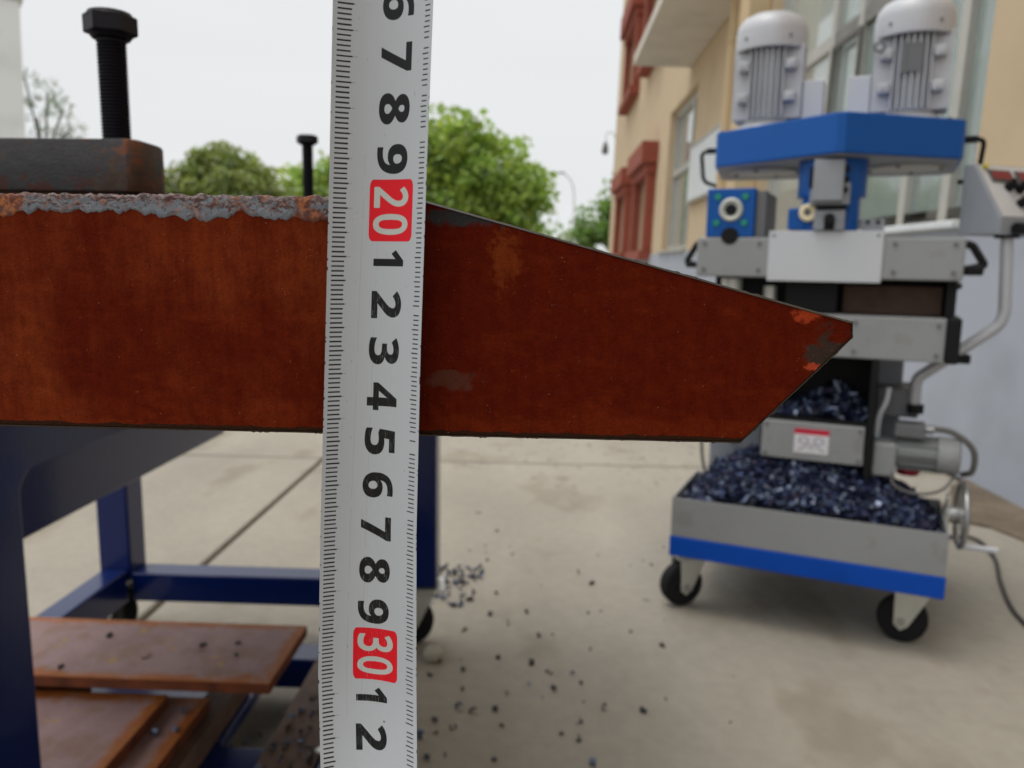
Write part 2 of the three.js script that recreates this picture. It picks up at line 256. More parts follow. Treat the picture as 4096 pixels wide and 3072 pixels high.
// ---------------------------------------------------------------- trees
const leafBase = (tr) => new THREE.MeshPhysicalMaterial({ color: lin(1, 1, 1), roughness: 0.9, transmission: tr, thickness: 0, side: THREE.DoubleSide });
const mLeaf = leafBase(0.5);
const mBark = new THREE.MeshStandardMaterial({ color: lin(0.10, 0.085, 0.065), roughness: 0.95, map: rep(blotch, 2), bumpMap: rep(grain, 3), bumpScale: 0.01 });
function leafClump(seed, size, leaf, n) {
  const r = rng(seed), P = [], Nn = [];
  for (let i = 0; i < n; i++) {
    const a = r() * 6.283, el = Math.acos(2 * r() - 1), R = size * Math.cbrt(r()), c = new THREE.Vector3(Math.sin(el) * Math.cos(a), Math.cos(el) * 0.7, Math.sin(el) * Math.sin(a)).multiplyScalar(R);
    const n1 = new THREE.Vector3((r() - 0.5) * 1.7, 0.35 + r() * 0.7, (r() - 0.5) * 1.7).normalize(), d = new THREE.Vector3(r() - 0.5, r() - 0.7, r() - 0.5).cross(n1).normalize(), s = d.clone().cross(n1).normalize(), L = leaf * (0.7 + 0.6 * r()), w = L * 0.36;
    const tip = c.clone().addScaledVector(d, L), m1 = c.clone().addScaledVector(d, L * 0.45).addScaledVector(s, w), m2 = c.clone().addScaledVector(d, L * 0.45).addScaledVector(s, -w);
    for (const v of [c, m1, tip, c, tip, m2]) { P.push(v.x, v.y, v.z); Nn.push(n1.x, n1.y, n1.z); }
  }
  const g = new THREE.BufferGeometry(); g.setAttribute('position', new THREE.Float32BufferAttribute(P, 3)); g.setAttribute('normal', new THREE.Float32BufferAttribute(Nn, 3)); return g;
}
function tree(name, label, [x, z], lobes, trunk, colour, o = {}) {
  const t = thing(name, label, 'tree', [x, 0, z]); const r = rng(o.seed ?? 1);
  const size = o.size ?? 0.42, clump = leafClump(o.seed ?? 1, size, o.leaf ?? 0.2, o.n ?? 20);
  const spots = [];
  for (const [lx, ly, lz, R, dens] of lobes) {
    const n = Math.round((o.per ?? 60) * R * R * (dens ?? 1));
    for (let i = 0; i < n; i++) {
      const a = r() * 6.283, el = Math.acos(2 * r() - 1), q = R * Math.pow(r(), 0.22);
      const k = 1 + 0.30 * (fbm(a * 1.6 + 5, el * 2.2, (o.seed ?? 1) + 7, 3) - 0.5) * 2;
      spots.push([lx + Math.sin(el) * Math.cos(a) * q * k, ly + Math.cos(el) * q * k * (o.flat ?? 0.9), lz + Math.sin(el) * Math.sin(a) * q * k]);
    }
  }
  const im = new THREE.InstancedMesh(clump, mLeaf, spots.length), m = new THREE.Matrix4(), q = new THREE.Quaternion(), e = new THREE.Euler(), c = new THREE.Color();
  spots.forEach((p, i) => {
    e.set((r() - 0.5) * 0.7, r() * 6.28, (r() - 0.5) * 0.7); q.setFromEuler(e); const s = 0.7 + 0.7 * r();
    m.compose(new THREE.Vector3(...p), q, new THREE.Vector3(s, s, s)); im.setMatrixAt(i, m);
    const k = 0.78 + 0.4 * r(), y = r(); c.setRGB(colour[0] * k * (0.85 + 0.3 * y), colour[1] * k, colour[2] * k); im.setColorAt(i, c);
  });
  im.name = 'crown'; im.castShadow = im.receiveShadow = true; im.userData.kind = 'stuff'; t.add(im);
  const tk = [tube([[0, 0, 0], [0.05, trunk * 0.5, 0.03], [0, trunk, 0]], o.tr ?? 0.22, 12, 10)];
  lobes.forEach(([lx, ly, lz, R], i) => { if (i < 9) tk.push(tube([[0, trunk * (0.75 + 0.2 * r()), 0], [lx * 0.5, (trunk + ly) / 2, lz * 0.5], [lx, ly, lz]], (o.tr ?? 0.22) * 0.35, 10, 7)); });
  obj('trunk', tk, mBark, t);
  return t;
}
tree('broadleaf_tree', 'large bright green tree right of the tape measure', [-4.3, -28], [[-1.4, 3.7, 0, 1.75], [-0.6, 4.35, 0.2, 1.5], [1.0, 4.5, 0.3, 1.45], [2.5, 3.8, 0.2, 1.3], [3.3, 2.9, 0.1, 1.25], [0.3, 2.6, 0.6, 1.7], [-2.4, 2.8, 0.2, 1.3], [2.9, 2.3, 0.1, 1.25], [-3.4, 3.1, 0, 1.2], [1.3, 1.9, 0.5, 1.2, 0.6], [3.6, 1.6, 0.2, 0.8, 0.6]], 2.2, [0.31, 0.45, 0.05], { seed: 5, per: 52, size: 0.42, leaf: 0.23, n: 20 });
tree('broadleaf_tree', 'rounded olive green tree behind the second bolt at left', [-13.5, -34], [[0, 3.5, 0, 2.0], [-1.3, 3.2, 0, 1.75], [1.3, 3.15, 0, 1.7], [-0.1, 4.1, 0, 1.5], [2.1, 2.5, 0.2, 1.3], [-2.1, 2.6, 0.2, 1.4], [0.3, 2.4, 0.9, 1.9]], 1.6, [0.23, 0.29, 0.040], { seed: 9, per: 60, size: 0.34, leaf: 0.17, n: 22 });
tree('broadleaf_tree', 'darker green tree leaning out behind the tan building corner', [2.9, -30], [[0.1, 3.0, 0, 1.2], [-0.9, 2.2, 0, 0.95], [0.9, 2.2, 0.2, 1.4], [-0.6, 1.35, 0.3, 0.9, 0.6], [0.8, 3.7, 0, 0.9], [-1.6, 1.5, 0, 0.6, 0.6]], 1.6, [0.19, 0.33, 0.05], { seed: 13, per: 50, size: 0.34, leaf: 0.18, n: 18 });
tree('broadleaf_tree', 'small loose green tree between the tape measure and the olive tree', [-8.0, -33], [[0, 3.1, 0, 1.15], [0.9, 3.9, 0, 0.9], [-1.0, 2.5, 0, 1.0], [1.4, 2.7, 0, 1.2]], 1.6, [0.30, 0.38, 0.055], { seed: 17, per: 60, size: 0.34, leaf: 0.18, n: 18 });
tree('thin_tree', 'thin grey green tree with open twigs beside the white building', [-20.6, -33], [[-0.2, 6.3, 0, 1.0, 0.45], [0.3, 7.2, 0, 0.7, 0.4], [0.9, 6.6, 0, 0.55, 0.45], [1.2, 5.9, 0, 0.7, 0.5], [0.4, 5.3, 0, 0.9, 0.5], [-0.6, 7.9, 0, 0.6, 0.4]], 4.4, [0.34, 0.39, 0.30], { seed: 23, per: 42, size: 0.26, leaf: 0.13, n: 14, tr: 0.12 });
tree('hedge_tree', 'low green shrubs under the large bright green tree', [0.1, -33], [[-1.2, 1.3, 0, 0.9, 0.7], [0.1, 1.6, 0, 0.9, 0.7], [1.3, 1.5, 0, 0.8, 0.7], [-2.3, 1.2, 0, 0.9, 0.7]], 0.8, [0.24, 0.36, 0.08], { seed: 29, per: 60, size: 0.3, leaf: 0.16, n: 16, tr: 0.08 });
{
  const l = thing('street_lamp', 'thin grey street lamp beyond the trees near the tan building', 'street lamp', [1.52, 0, -45]);
  obj('pole', [tube([[0, 0, 0], [0, 2.5, 0], [-0.02, 4.4, 0], [-0.2, 5.2, 0], [-0.6, 5.6, 0]], 0.04, 30, 8)], M.zinc, l);
  obj('lamp_head', bx(-0.95, -0.55, 5.58, 5.68, -0.08, 0.08, 0.03), M.grey, l);
}

// ================================================================ THE BEVELLED PLATE (front face at z = -0.175)
const PX0 = -0.17, PX1 = 0.0667, PY0 = 0.7112, PY1 = 0.7629;
const plateMap = tex(2048, 512, (u, v) => {
  const x = (PX0 + u * (PX1 - PX0)) * 1000, y = (PY0 + v * (PY1 - PY0)) * 1000;       // millimetres
  const f = fbm(x * 3.2, y * 3.2, 201, 3), g = fbm(x * 0.55, y * 0.45, 211, 5), st = fbm(x * 0.24, y * 0.03, 221, 4), st2 = 0.5, fine = vn(x * 9, y * 9, 241);
  const mott = fbm(x * 0.5 + 0.3 * y, y * 0.42 - 0.2 * x, 212, 6), cl = fbm(x * 0.05, y * 0.04, 213, 3), run = fbm(x * 0.9, y * 0.10, 232, 2) * 0.6 + fbm(x * 2.3, y * 0.35, 233, 2) * 0.4;
  let c = mix3([0.074, 0.0052, 0.0009], [0.096, 0.0082, 0.0013], sst(0.25, 0.75, mott * 0.6 + run * 0.4));
  // orange rust runs; the lighter left also paints in the phone shade farther right
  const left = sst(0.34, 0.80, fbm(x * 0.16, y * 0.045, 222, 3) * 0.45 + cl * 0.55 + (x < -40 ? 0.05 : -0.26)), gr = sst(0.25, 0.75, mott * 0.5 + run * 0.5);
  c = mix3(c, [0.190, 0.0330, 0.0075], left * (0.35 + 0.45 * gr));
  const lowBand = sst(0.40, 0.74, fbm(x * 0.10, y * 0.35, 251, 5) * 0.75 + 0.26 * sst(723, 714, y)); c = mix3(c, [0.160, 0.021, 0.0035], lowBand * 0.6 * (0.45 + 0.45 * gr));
  const spot = (cx, cy, rx, ry, s, k = 0.55) => sst(1.25, 0.60, Math.hypot((x - cx) / rx, (y - cy) / ry) + (fbm(x * k, y * k, s, 4) - 0.5) * 1.5);
  c = mix3(c, [0.20, 0.042, 0.008], spot(-8.5, 751, 3.2, 6.5, 261, 0.9) * 0.6 * (0.4 + 0.6 * gr));
  c = mix3(c, [0.036, 0.029, 0.022], spot(62, 731, 4.6, 5.0, 271) * 0.9);
  c = mix3(c, [0.32, 0.042, 0.012], spot(57, 739.8, 3.4, 1.6, 281, 0.9)); c = mix3(c, [0.36, 0.05, 0.02], spot(58.5, 728.6, 1.4, 0.9, 291, 1.2));
  c = mix3(c, [0.095, 0.042, 0.028], spot(-20.5, 724, 5.2, 2.3, 301) * 0.6);
  // dark mill scale left on the upper right corner of the flat; dark brown along the lower edge
  c = mix3(c, [0.035, 0.034, 0.036], spot(-17, 759.6, 12, 2.0, 311) * (x > -26 ? 1 : 0));
  c = mix3(c, [0.03, 0.012, 0.006], sst(0.52, 0.6, fbm(x * 0.35, 3, 321, 4) * 0.3 + (712.6 - y) * 0.35 + 0.38));
  const scr = sst(0.985, 0.998, vn(x * 0.5 + y * 0.22, y * 5.2 - x * 1.6, 351)) * sst(0.6, 0.8, vn(x * 0.12, y * 0.2, 352)); c = mix3(c, [0.20, 0.075, 0.045], scr * 0.5);
  const hair = sst(0.94, 0.97, vn(x * 5.1, y * 5.7, 331)) * sst(0.7, 0.85, vn(x * 0.8, y * 0.8, 341)); c = mix3(c, [0.5, 0.38, 0.3], hair * 0.6);
  const k = 0.70 + 0.40 * f + 0.2 * fine; return [c[0] * k, c[1] * k, c[2] * k];
}, true, false);
const plateBump = tex(1024, 256, (u, v) => { const x = u * 237, y = v * 52; return 0.45 * fbm(x * 2.2, y * 2.2, 401, 4) + 0.35 * vn(x * 3.5, y * 3.5, 411) + 0.2 * fbm(x * 0.3, y * 0.3, 421, 3); }, false, false);
{
  const p = thing('rusty_plate', 'thick rust red steel plate with pointed right end lying on the blue bench', 'steel plate');
  const out = [[PX0 - 0.45, PY0], [0.0440, PY0], [0.0667, 0.7350], [0.0665, 0.7384], [-0.0262, PY1], [PX0 - 0.45, PY1]];
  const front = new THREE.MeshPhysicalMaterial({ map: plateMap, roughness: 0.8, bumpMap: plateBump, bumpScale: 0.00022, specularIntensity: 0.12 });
  const g = prism(out, 1.35, 0.0005, 1).translate(0, 0, -0.1755 - 1.35);
  const pos = g.attributes.position, uv = g.attributes.uv;
  for (let i = 0; i < pos.count; i++) uv.setXY(i, (pos.getX(i) - PX0) / (PX1 - PX0), (pos.getY(i) - PY0) / (PY1 - PY0));
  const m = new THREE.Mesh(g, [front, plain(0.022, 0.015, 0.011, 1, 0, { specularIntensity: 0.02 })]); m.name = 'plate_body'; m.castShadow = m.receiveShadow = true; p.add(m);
  // torn, flame-cut skin of bare scale along the upper left edge: ragged, up to 1.2 mm proud
  const NX = 420, NY = 26, P = [], U = [], I = [];
  const xa = -0.135, xb = -0.0285;
  for (let i = 0; i <= NX; i++) for (let j = 0; j <= NY; j++) {
    const x = mix(xa, xb, i / NX), mm = x * 1000, t = j / NY;
    const low = 1.9 + 3.8 * fbm(mm * 0.13, 1.3, 501, 3) + 2.4 * (fbm(mm * 0.42, 2.1, 511, 4) - 0.5) + 0.4 * (vn(mm * 2.1, 0.5, 521) - 0.5) + 1.4 * sst(-64, -58, mm);
    const lip = 0.25 + 0.75 * Math.max(0, fbm(mm * 0.4, 7.7, 531, 4) - 0.42) * 2.2 + 0.25 * vn(mm * 1.7, 4, 541);
    const y = PY1 * 1000 + lip - t * (low + lip), edge = Math.min(1, Math.min(t, 1 - t) * 7);
    const z = 0.86 + edge * (0.06 + 0.34 * fbm(mm * 0.9, y * 0.9, 551, 4) * (1 - 0.6 * t) + 0.12 * vn(mm * 2.5, y * 2.5, 561)) - (t > 0.97 ? 0.2 : 0);
    P.push(x, y / 1000, -0.1757 + z / 1000); U.push(i / NX, t);
  }
  for (let i = 0; i < NX; i++) for (let j = 0; j < NY; j++) { const a = i * (NY + 1) + j, b2 = a + NY + 1; I.push(a, a + 1, b2, b2, a + 1, b2 + 1); }
  // a back skirt down into the plate, so that the skin has thickness at its top
  const base = P.length / 3; for (let i = 0; i <= NX; i++) { const k = i * (NY + 1) * 3; P.push(P[k], P[k + 1] - 0.0006, P[k + 2] - 0.0030); U.push(i / NX, 0); }
  for (let i = 0; i < NX; i++) { const a = i * (NY + 1), b2 = a + NY + 1; I.push(a, b2, base + i, b2, base + i + 1, base + i); }
  const sg = new THREE.BufferGeometry(); sg.setAttribute('position', new THREE.Float32BufferAttribute(P, 3)); sg.setAttribute('uv', new THREE.Float32BufferAttribute(U, 2)); sg.setIndex(I); sg.computeVertexNormals();
  // small burrs along the sawn edges
  function burr(ax, ay, bx2, by2, amp, seed, mat, dens) {
    const L = Math.hypot(bx2 - ax, by2 - ay), n = Math.round(L / 0.00022), nx = (by2 - ay) / L, ny = -(bx2 - ax) / L, Q = [], J = [];
    for (let i = 0; i <= n; i++) { const k = i / n, x = mix(ax, bx2, k), y = mix(ay, by2, k), mm = k * L * 1000, h = amp * (0.02 + Math.pow(vn(mm * 1.9, 3, seed), 3) * 1.2 * sst(dens, dens + 0.2, vn(mm * 0.25, 5, seed + 1)) + 0.5 * Math.pow(vn(mm * 0.6, 7, seed + 2), 4)); Q.push(x - nx * 0.0004, y - ny * 0.0004, -0.1747, x + nx * h, y + ny * h, -0.1752, x - nx * 0.0004, y - ny * 0.0004, -0.1766); }
    for (let i = 0; i < n; i++) { const a = 3 * i; J.push(a, a + 1, a + 3, a + 3, a + 1, a + 4, a + 1, a + 2, a + 4, a + 4, a + 2, a + 5); }
    const bg = new THREE.BufferGeometry(); bg.setAttribute('position', new THREE.Float32BufferAttribute(Q, 3)); bg.setIndex(J); bg.computeVertexNormals(); const o = new THREE.Mesh(uvBox(bg.toNonIndexed()), mat); o.name = 'burr'; p.add(o);
  }
  const bright = plain(0.05, 0.04, 0.034, 0.45, 0.3, { side: THREE.DoubleSide }), dark = plain(0.05, 0.028, 0.018, 0.8, 0, { side: THREE.DoubleSide });
  burr(0.0665, 0.7384, -0.0262, PY1, 0.00020, 905, bright, 0.55); burr(0.0667, 0.7350, 0.0665, 0.7384, 0.0003, 915, bright, 0.3); burr(0.0440, PY0, 0.0667, 0.7350, 0.00022, 925, dark, 0.4); burr(-0.13, PY0, 0.0440, PY0, 0.00022, 935, dark, 0.4);
  const skinMap = tex(2048, 128, (u, v) => {
    const x = mix(xa, xb, u) * 1000, y = v * 8;
    let c = mix3([0.105, 0.125, 0.155], [0.20, 0.22, 0.255], fbm(x * 0.6, y * 0.6, 601, 4));
    const up = sst(0.40, 0.56, fbm(x * 0.8, y * 0.9, 611, 4) + (0.42 - v) * 0.55); c = mix3(c, mix3([0.055, 0.016, 0.014], [0.23, 0.18, 0.175], sst(0.3, 0.75, fbm(x * 1.5, y * 1.5, 621, 4))), up * 0.95);
    const or = Math.max(sst(0.52, 0.62, fbm(x * 0.15, 0.7 + y * 0.07, 631, 4)), 0.45 * sst(0.56, 0.68, fbm(x * 0.6, y * 0.35, 636, 4))); c = mix3(c, mix3([0.11, 0.017, 0.004], [0.34, 0.10, 0.014], sst(0.35, 0.75, fbm(x * 1.0, y * 0.7, 641, 3))), or * 0.92);
    const sc = sst(0.66, 0.76, fbm(x * 2.6, y * 0.7, 651, 3)); c = mix3(c, [0.06, 0.05, 0.05], sc * 0.7);
    return c;
  }, true, false);
  const skin = new THREE.Mesh(sg, new THREE.MeshPhysicalMaterial({ map: skinMap, roughness: 0.55, metalness: 0.15, side: THREE.DoubleSide })); skin.name = 'torn_edge'; skin.castShadow = skin.receiveShadow = true; p.add(skin);
  skin.userData.label = 'ragged grey scale torn along the upper edge';
}

// ================================================================ THE TAPE MEASURE
{
  const t = thing('tape_measure', 'white steel tape measure blade hung in front of the rusty plate', 'tape measure', [0, 0, 0]);
  const tab = [[15.0, -0.0428, -0.0224], [15.89, -0.04317, -0.02282], [19.33, -0.04477, -0.02433], [22.99, -0.04658, -0.02575], [26.91, -0.04862, -0.02686], [30.49, -0.05013, -0.02710], [32.82, -0.05020, -0.02706], [34, -0.0500, -0.0270]];
  const edge = (s) => { let i = 0; while (i < tab.length - 2 && s > tab[i + 1][0]) i++; const k = (s - tab[i][0]) / (tab[i + 1][0] - tab[i][0]); return [mix(tab[i][1], tab[i + 1][1], k), mix(tab[i][2], tab[i + 1][2], k)]; };
  const S0 = 15.0, S1 = 34.0, NS = 150, NU = 24, P = [], U = [], I = [];
  for (let i = 0; i <= NS; i++) for (let j = 0; j <= NU; j++) {
    const s = mix(S0, S1, i / NS), u = j / NU, nr = 0.0006 * Math.max(0, s - 30) ** 2, [a, b] = edge(s).map((q) => q * (1 - nr / 0.17)), y = 0.7207 - (s - 24) * 0.01, sag = 0.0034 * 4 * u * (1 - u);
    P.push(mix(a, b, u), y, -0.1672 - sag - 0.0002 * (s - 24) + nr + (u - 0.5) * 0.0022); U.push(u, 1 - (s - S0) / (S1 - S0));
  }
  const row = NU + 1; for (let i = 0; i < NS; i++) for (let j = 0; j < NU; j++) { const a = i * row + j; I.push(a, a + row, a + 1, a + 1, a + row, a + row + 1); }
  const face = new THREE.BufferGeometry(); face.setAttribute('position', new THREE.Float32BufferAttribute(P, 3)); face.setAttribute('uv', new THREE.Float32BufferAttribute(U, 2)); face.setIndex(I); face.computeVertexNormals();
  // print
  const CW = 448, CH = 2048 * 2, cv = document.createElement('canvas'); cv.width = CW; cv.height = 2048; const x = cv.getContext('2d');
  const sy = (s) => (s - S0) / (S1 - S0) * 2048, pm = 2048 / (S1 - S0);               // pixels per cm
  x.fillStyle = '#b3b8be'; x.fillRect(0, 0, CW, 2048);
  const r = rng(404);
  x.fillStyle = '#0b0c0e';
  for (let mm = 150; mm < 340; mm++) {
    const s = mm / 10, y = sy(s), k = (s - 16) / 16, five = mm % 5 === 0;
    const l0 = mix(0.043, 0.030, k), l1 = mix(0.170, 0.122, k) + (five ? 0.016 : 0) + 0.004 * r(), q0 = mix(0.970, 0.958, k), q1 = mix(0.918, 0.886, k) - (five ? 0.010 : 0);
    x.fillRect(l0 * CW, y - 1.5, (l1 - l0) * CW, 2.8 + 0.5 * r());
    if (r() < 0.93) x.fillRect(q1 * CW, y - 1.1, (q0 - q1) * CW, 2.0 + 0.5 * r());
    if (five) { x.globalAlpha = 0.35; x.fillRect(l1 * CW, y - 0.5, 0.05 * CW * r(), 1); x.globalAlpha = 1; }
  }
  const ux = (s) => s <= 21 ? mix(0.632, 0.612, (s - 17) / 4) : mix(0.612, 0.506, (s - 21) / 11);
  function digit(ch, s, wide, tall, colour, font) {                                     // tall runs across the tape, the digit's head to the right
    x.save(); x.translate(ux(s) * CW, sy(s)); x.rotate(Math.PI / 2); x.font = font; x.textAlign = 'center'; x.textBaseline = 'alphabetic';
    x.textAlign = 'left'; const m = x.measureText(ch), h = m.actualBoundingBoxAscent, w = m.actualBoundingBoxLeft + m.actualBoundingBoxRight;
    x.scale(wide * pm / w, tall * CW / h); x.fillStyle = x.strokeStyle = colour; x.lineWidth = 2; x.lineJoin = 'round'; x.fillText(ch, m.actualBoundingBoxLeft - w / 2, h / 2); x.strokeText(ch, m.actualBoundingBoxLeft - w / 2, h / 2); x.restore();
  }
  const bold = 'bold 100px sans-serif';
  const wd = { 0: 0.55, 1: 0.32, 2: 0.57, 3: 0.58, 4: 0.60, 5: 0.58, 6: 0.58, 7: 0.54, 8: 0.60, 9: 0.58 };
  for (let n = 16; n <= 33; n++) { if (n === 20 || n === 30) continue; const ch = String(n % 10); digit(ch, n + (ch === '1' ? 0.02 : 0), wd[ch], 0.315, '#0d0e11', bold); }
  for (const n of [20, 30]) {
    const c = n === 20 ? 0.622 : 0.556, w = 0.462 * CW, h = 1.26 * pm, x0 = c * CW - w / 2, y0 = sy(n + 0.04) - h / 2, rr = 17;
    x.beginPath(); x.roundRect(x0, y0, w, h, rr); x.fillStyle = '#d8061d'; x.fill();
    for (const [ch, ds] of [[String(n / 10), -0.26], ['0', 0.29]]) {
      x.save(); x.translate(c * CW, sy(n + 0.03 + ds)); x.rotate(Math.PI / 2); x.font = '100px sans-serif'; x.textAlign = 'left'; x.textBaseline = 'alphabetic';
      const m = x.measureText(ch), hh = m.actualBoundingBoxAscent, ww = m.actualBoundingBoxLeft + m.actualBoundingBoxRight;
      x.scale(0.40 * pm / ww, 0.345 * CW / hh); x.lineWidth = 5; x.strokeStyle = x.fillStyle = '#b9bdb9'; x.lineJoin = 'round';
      x.fillText(ch, m.actualBoundingBoxLeft - ww / 2, hh / 2); x.strokeText(ch, m.actualBoundingBoxLeft - ww / 2, hh / 2); x.restore();
    }
  }
  // wear: scratches along the blade through the print, dark nicks, specks
  for (let i = 0; i < 1100; i++) { const s = mix(21.5, 34, r()), xx = (ux(s) + (r() - 0.5) * 0.30) * CW, L = 3 + 16 * r(); x.strokeStyle = 'rgba(190,195,200,' + (0.35 + 0.5 * r()) + ')'; x.lineWidth = 0.5 + 1.3 * r() * r(); x.beginPath(); x.moveTo(xx, sy(s)); x.lineTo(xx + (r() - 0.5) * 2, sy(s) + L); x.stroke(); }
  for (let i = 0; i < 70; i++) { const s = mix(16, 34, r()), xx = (0.15 + 0.75 * r()) * CW, L = 2 + 12 * r() * r(); x.strokeStyle = 'rgba(30,32,36,' + (0.2 + 0.5 * r()) + ')'; x.lineWidth = 0.6 + 0.9 * r(); x.beginPath(); x.moveTo(xx, sy(s)); x.lineTo(xx + (r() - 0.5) * 5, sy(s) + L); x.stroke(); }
  for (const [a, b, c, d] of [[0.335, 18.9, 0.255, 32], [0.49, 20.4, 0.41, 31]]) { x.strokeStyle = 'rgba(60,64,70,0.35)'; x.lineWidth = 0.8; x.beginPath(); for (let i = 0; i <= 60; i++) { const s = mix(b, d, i / 60), xx = mix(a, c, i / 60) * CW + (r() - 0.5) * 1.2; if (r() < 0.2) x.moveTo(xx, sy(s)); else x.lineTo(xx, sy(s)); } x.stroke(); }
  for (let i = 0; i < 60; i++) { x.fillStyle = 'rgba(20,21,23,0.8)'; const s = mix(15, 34, r()), L = 2 + 10 * r() * r(), ri = r() < 0.5; x.fillRect(ri ? CW - 3 : 0, sy(s), 2 + 2 * r(), L); }
  x.fillStyle = '#0d0e11'; x.beginPath(); x.arc(ux(31.65) * CW + 0.13 * CW, sy(31.62), 2.6, 0, 7); x.fill();
  const pt = new THREE.CanvasTexture(cv); pt.colorSpace = THREE.SRGBColorSpace; pt.magFilter = THREE.LinearFilter; pt.anisotropy = 4;
  const fm = new THREE.Mesh(face, new THREE.MeshPhysicalMaterial({ map: pt, roughness: 0.45, side: THREE.DoubleSide, specularIntensity: 0.6 })); fm.name = 'printed_face'; fm.castShadow = fm.receiveShadow = true; t.add(fm);
  // steel back, 0.14 mm behind the print, with closed dark edges
  const bp = face.clone(), q = bp.attributes.position; for (let i = 0; i < q.count; i++) q.setZ(i, q.getZ(i) - 0.00014);
  const E = []; const V = (g, i) => [g.attributes.position.getX(i), g.attributes.position.getY(i), g.attributes.position.getZ(i)];
  for (let i = 0; i < NS; i++) for (const j of [0, NU]) { const a = i * row + j, c = a + row; E.push(...V(face, a), ...V(bp, a), ...V(face, c), ...V(face, c), ...V(bp, a), ...V(bp, c)); }
  const eg = new THREE.BufferGeometry(); eg.setAttribute('position', new THREE.Float32BufferAttribute(E, 3)); eg.computeVertexNormals();
  const back = new THREE.Mesh(mergeGeometries([uvBox(flat(bp)), uvBox(flat(eg))]), plain(0.05, 0.05, 0.05, 0.5, 0.6, { side: THREE.DoubleSide })); back.name = 'steel_back'; back.castShadow = back.receiveShadow = true; t.add(back);
}

// ================================================================ CLAMP BAR AND BOLTS ON THE PLATE
const barMap = tex(512, 128, (u, v) => {
  const x = u * 400, y = v * 60; let c = mix3([0.034, 0.034, 0.040], [0.058, 0.056, 0.062], fbm(x * 0.12, y * 0.3, 701, 4));
  const end = sst(0.44, 0.62, fbm(x * 0.12, y * 0.12, 711, 4) + (x - 334) * 0.016); c = mix3(c, mix3([0.050, 0.026, 0.017], [0.105, 0.058, 0.034], fbm(x * 0.3, y * 0.3, 721, 3)), end);
  const o = sst(0.60, 0.74, fbm(x * 0.12, y * 0.12, 733, 5) + 0.20 * sst(14, 3, Math.hypot((x - 338) * 0.8, y - 27)) - 0.09); c = mix3(c, [0.22, 0.055, 0.013], o * 0.9);
  const lo = sst(0.5, 0.64, fbm(x * 0.2, y * 0.2, 741, 3) + 0.22 * sst(16, 4, y) - 0.2); c = mix3(c, [0.085, 0.024, 0.015], lo); return c;
});
{
  const c = thing('clamp_bar', 'dark steel clamp bar with rounded rusty end lying on the plate under the large bolt', 'clamp');
  const m = new THREE.MeshPhysicalMaterial({ map: barMap, roughness: 0.62, bumpMap: rep(grain, 8), bumpScale: 0.0005 });
  const X0 = -0.55, X1 = -0.2135, Z0 = -0.42, Z1 = -0.480, R = 0.038, r1 = 0.006;
  const pts = [[X0, Z0], [X1 - r1, Z0]]; for (let i = 1; i < 8; i++) { const a = Math.PI / 2 - i / 8 * Math.PI / 2; pts.push([X1 - r1 + r1 * Math.cos(a), Z0 - r1 + r1 * Math.sin(a)]); }
  pts.push([X1, Z0 - r1], [X1, Z1 + R]); for (let i = 1; i < 14; i++) { const a = -i / 14 * Math.PI / 2; pts.push([X1 - R + R * Math.cos(a), Z1 + R + R * Math.sin(a)]); }
  pts.push([X1 - R, Z1], [X0, Z1]);
  let g = slabOf(pts, 0.7835, 0.8105, 0.0012); g = toCreasedNormals(g, 0.7);
  const pos = g.attributes.position, uv = new Float32Array(pos.count * 2); for (let i = 0; i < pos.count; i++) { uv[2 * i] = (pos.getX(i) + 0.56) / 0.4 + (Math.abs(g.attributes.normal.getX(i)) > 0.5 ? (pos.getZ(i) + 0.45) * 1.2 : 0); uv[2 * i + 1] = (pos.getY(i) - 0.78) / 0.06; }
  g.setAttribute('uv', new THREE.BufferAttribute(uv, 2)); const o = new THREE.Mesh(g, m); o.name = 'bar'; o.castShadow = o.receiveShadow = true; c.add(o);
  obj('riser', slabOf([[X0, -0.424], [X1 - 0.008, -0.424], [X1 - 0.004, -0.43], [X1 - 0.004, -0.452], [X1 - 0.016, -0.466], [X0, -0.466]], PY1 + 0.0002, 0.7835, 0.0008), mRustBrown, c);
}
function bolt(name, label, pos, shank, rT, headR, headH, turn, base) {
  const b = thing(name, label, 'bolt', pos, turn, 'bolts standing on the plate');
  const m = base, prof = [[0.0001, 0], [rT * 0.9, 0]]; const pitch = 0.0018;
  for (let y = 0.001; y < shank - pitch; y += pitch) prof.push([rT * 0.86, y], [rT, y + pitch * 0.42], [rT, y + pitch * 0.55]);
  prof.push([rT * 0.93, shank], [rT * 0.93, shank + 0.0005]);
  const th = toCreasedNormals(lathe(prof, 40), 0.35); obj('threaded_shank', th, m, b);
  const hex = new THREE.Shape(); for (let i = 0; i < 6; i++) { const a = i * Math.PI / 3; (i ? hex.lineTo : hex.moveTo).call(hex, headR * Math.cos(a), headR * Math.sin(a)); } hex.closePath();
  const top = lathe([[0.0001, headH + 0.0002], [headR * 0.82, headH + 0.0002], [headR * 0.995, headH * 0.86]], 40);
  const h1 = prism(hex, headH * 0.62, 0.0008).rotateX(-Math.PI / 2).translate(0, headH * 0.2 + 0.0004, 0), cone = new THREE.CylinderGeometry(headR * 0.86, headR * 0.7, headH * 0.22, 40).translate(0, headH * 0.11, 0), cap = new THREE.CylinderGeometry(headR * 0.80, headR * 0.90, headH * 0.18, 40).translate(0, headH * 0.92, 0);
  obj('hex_head', [h1, cone, cap].map((g) => g.translate(0, shank, 0)), m, b);
  return b;
}
const mBolt = paint(0.012, 0.011, 0.016, 0.5, { more: { specularIntensity: 0.4 } });
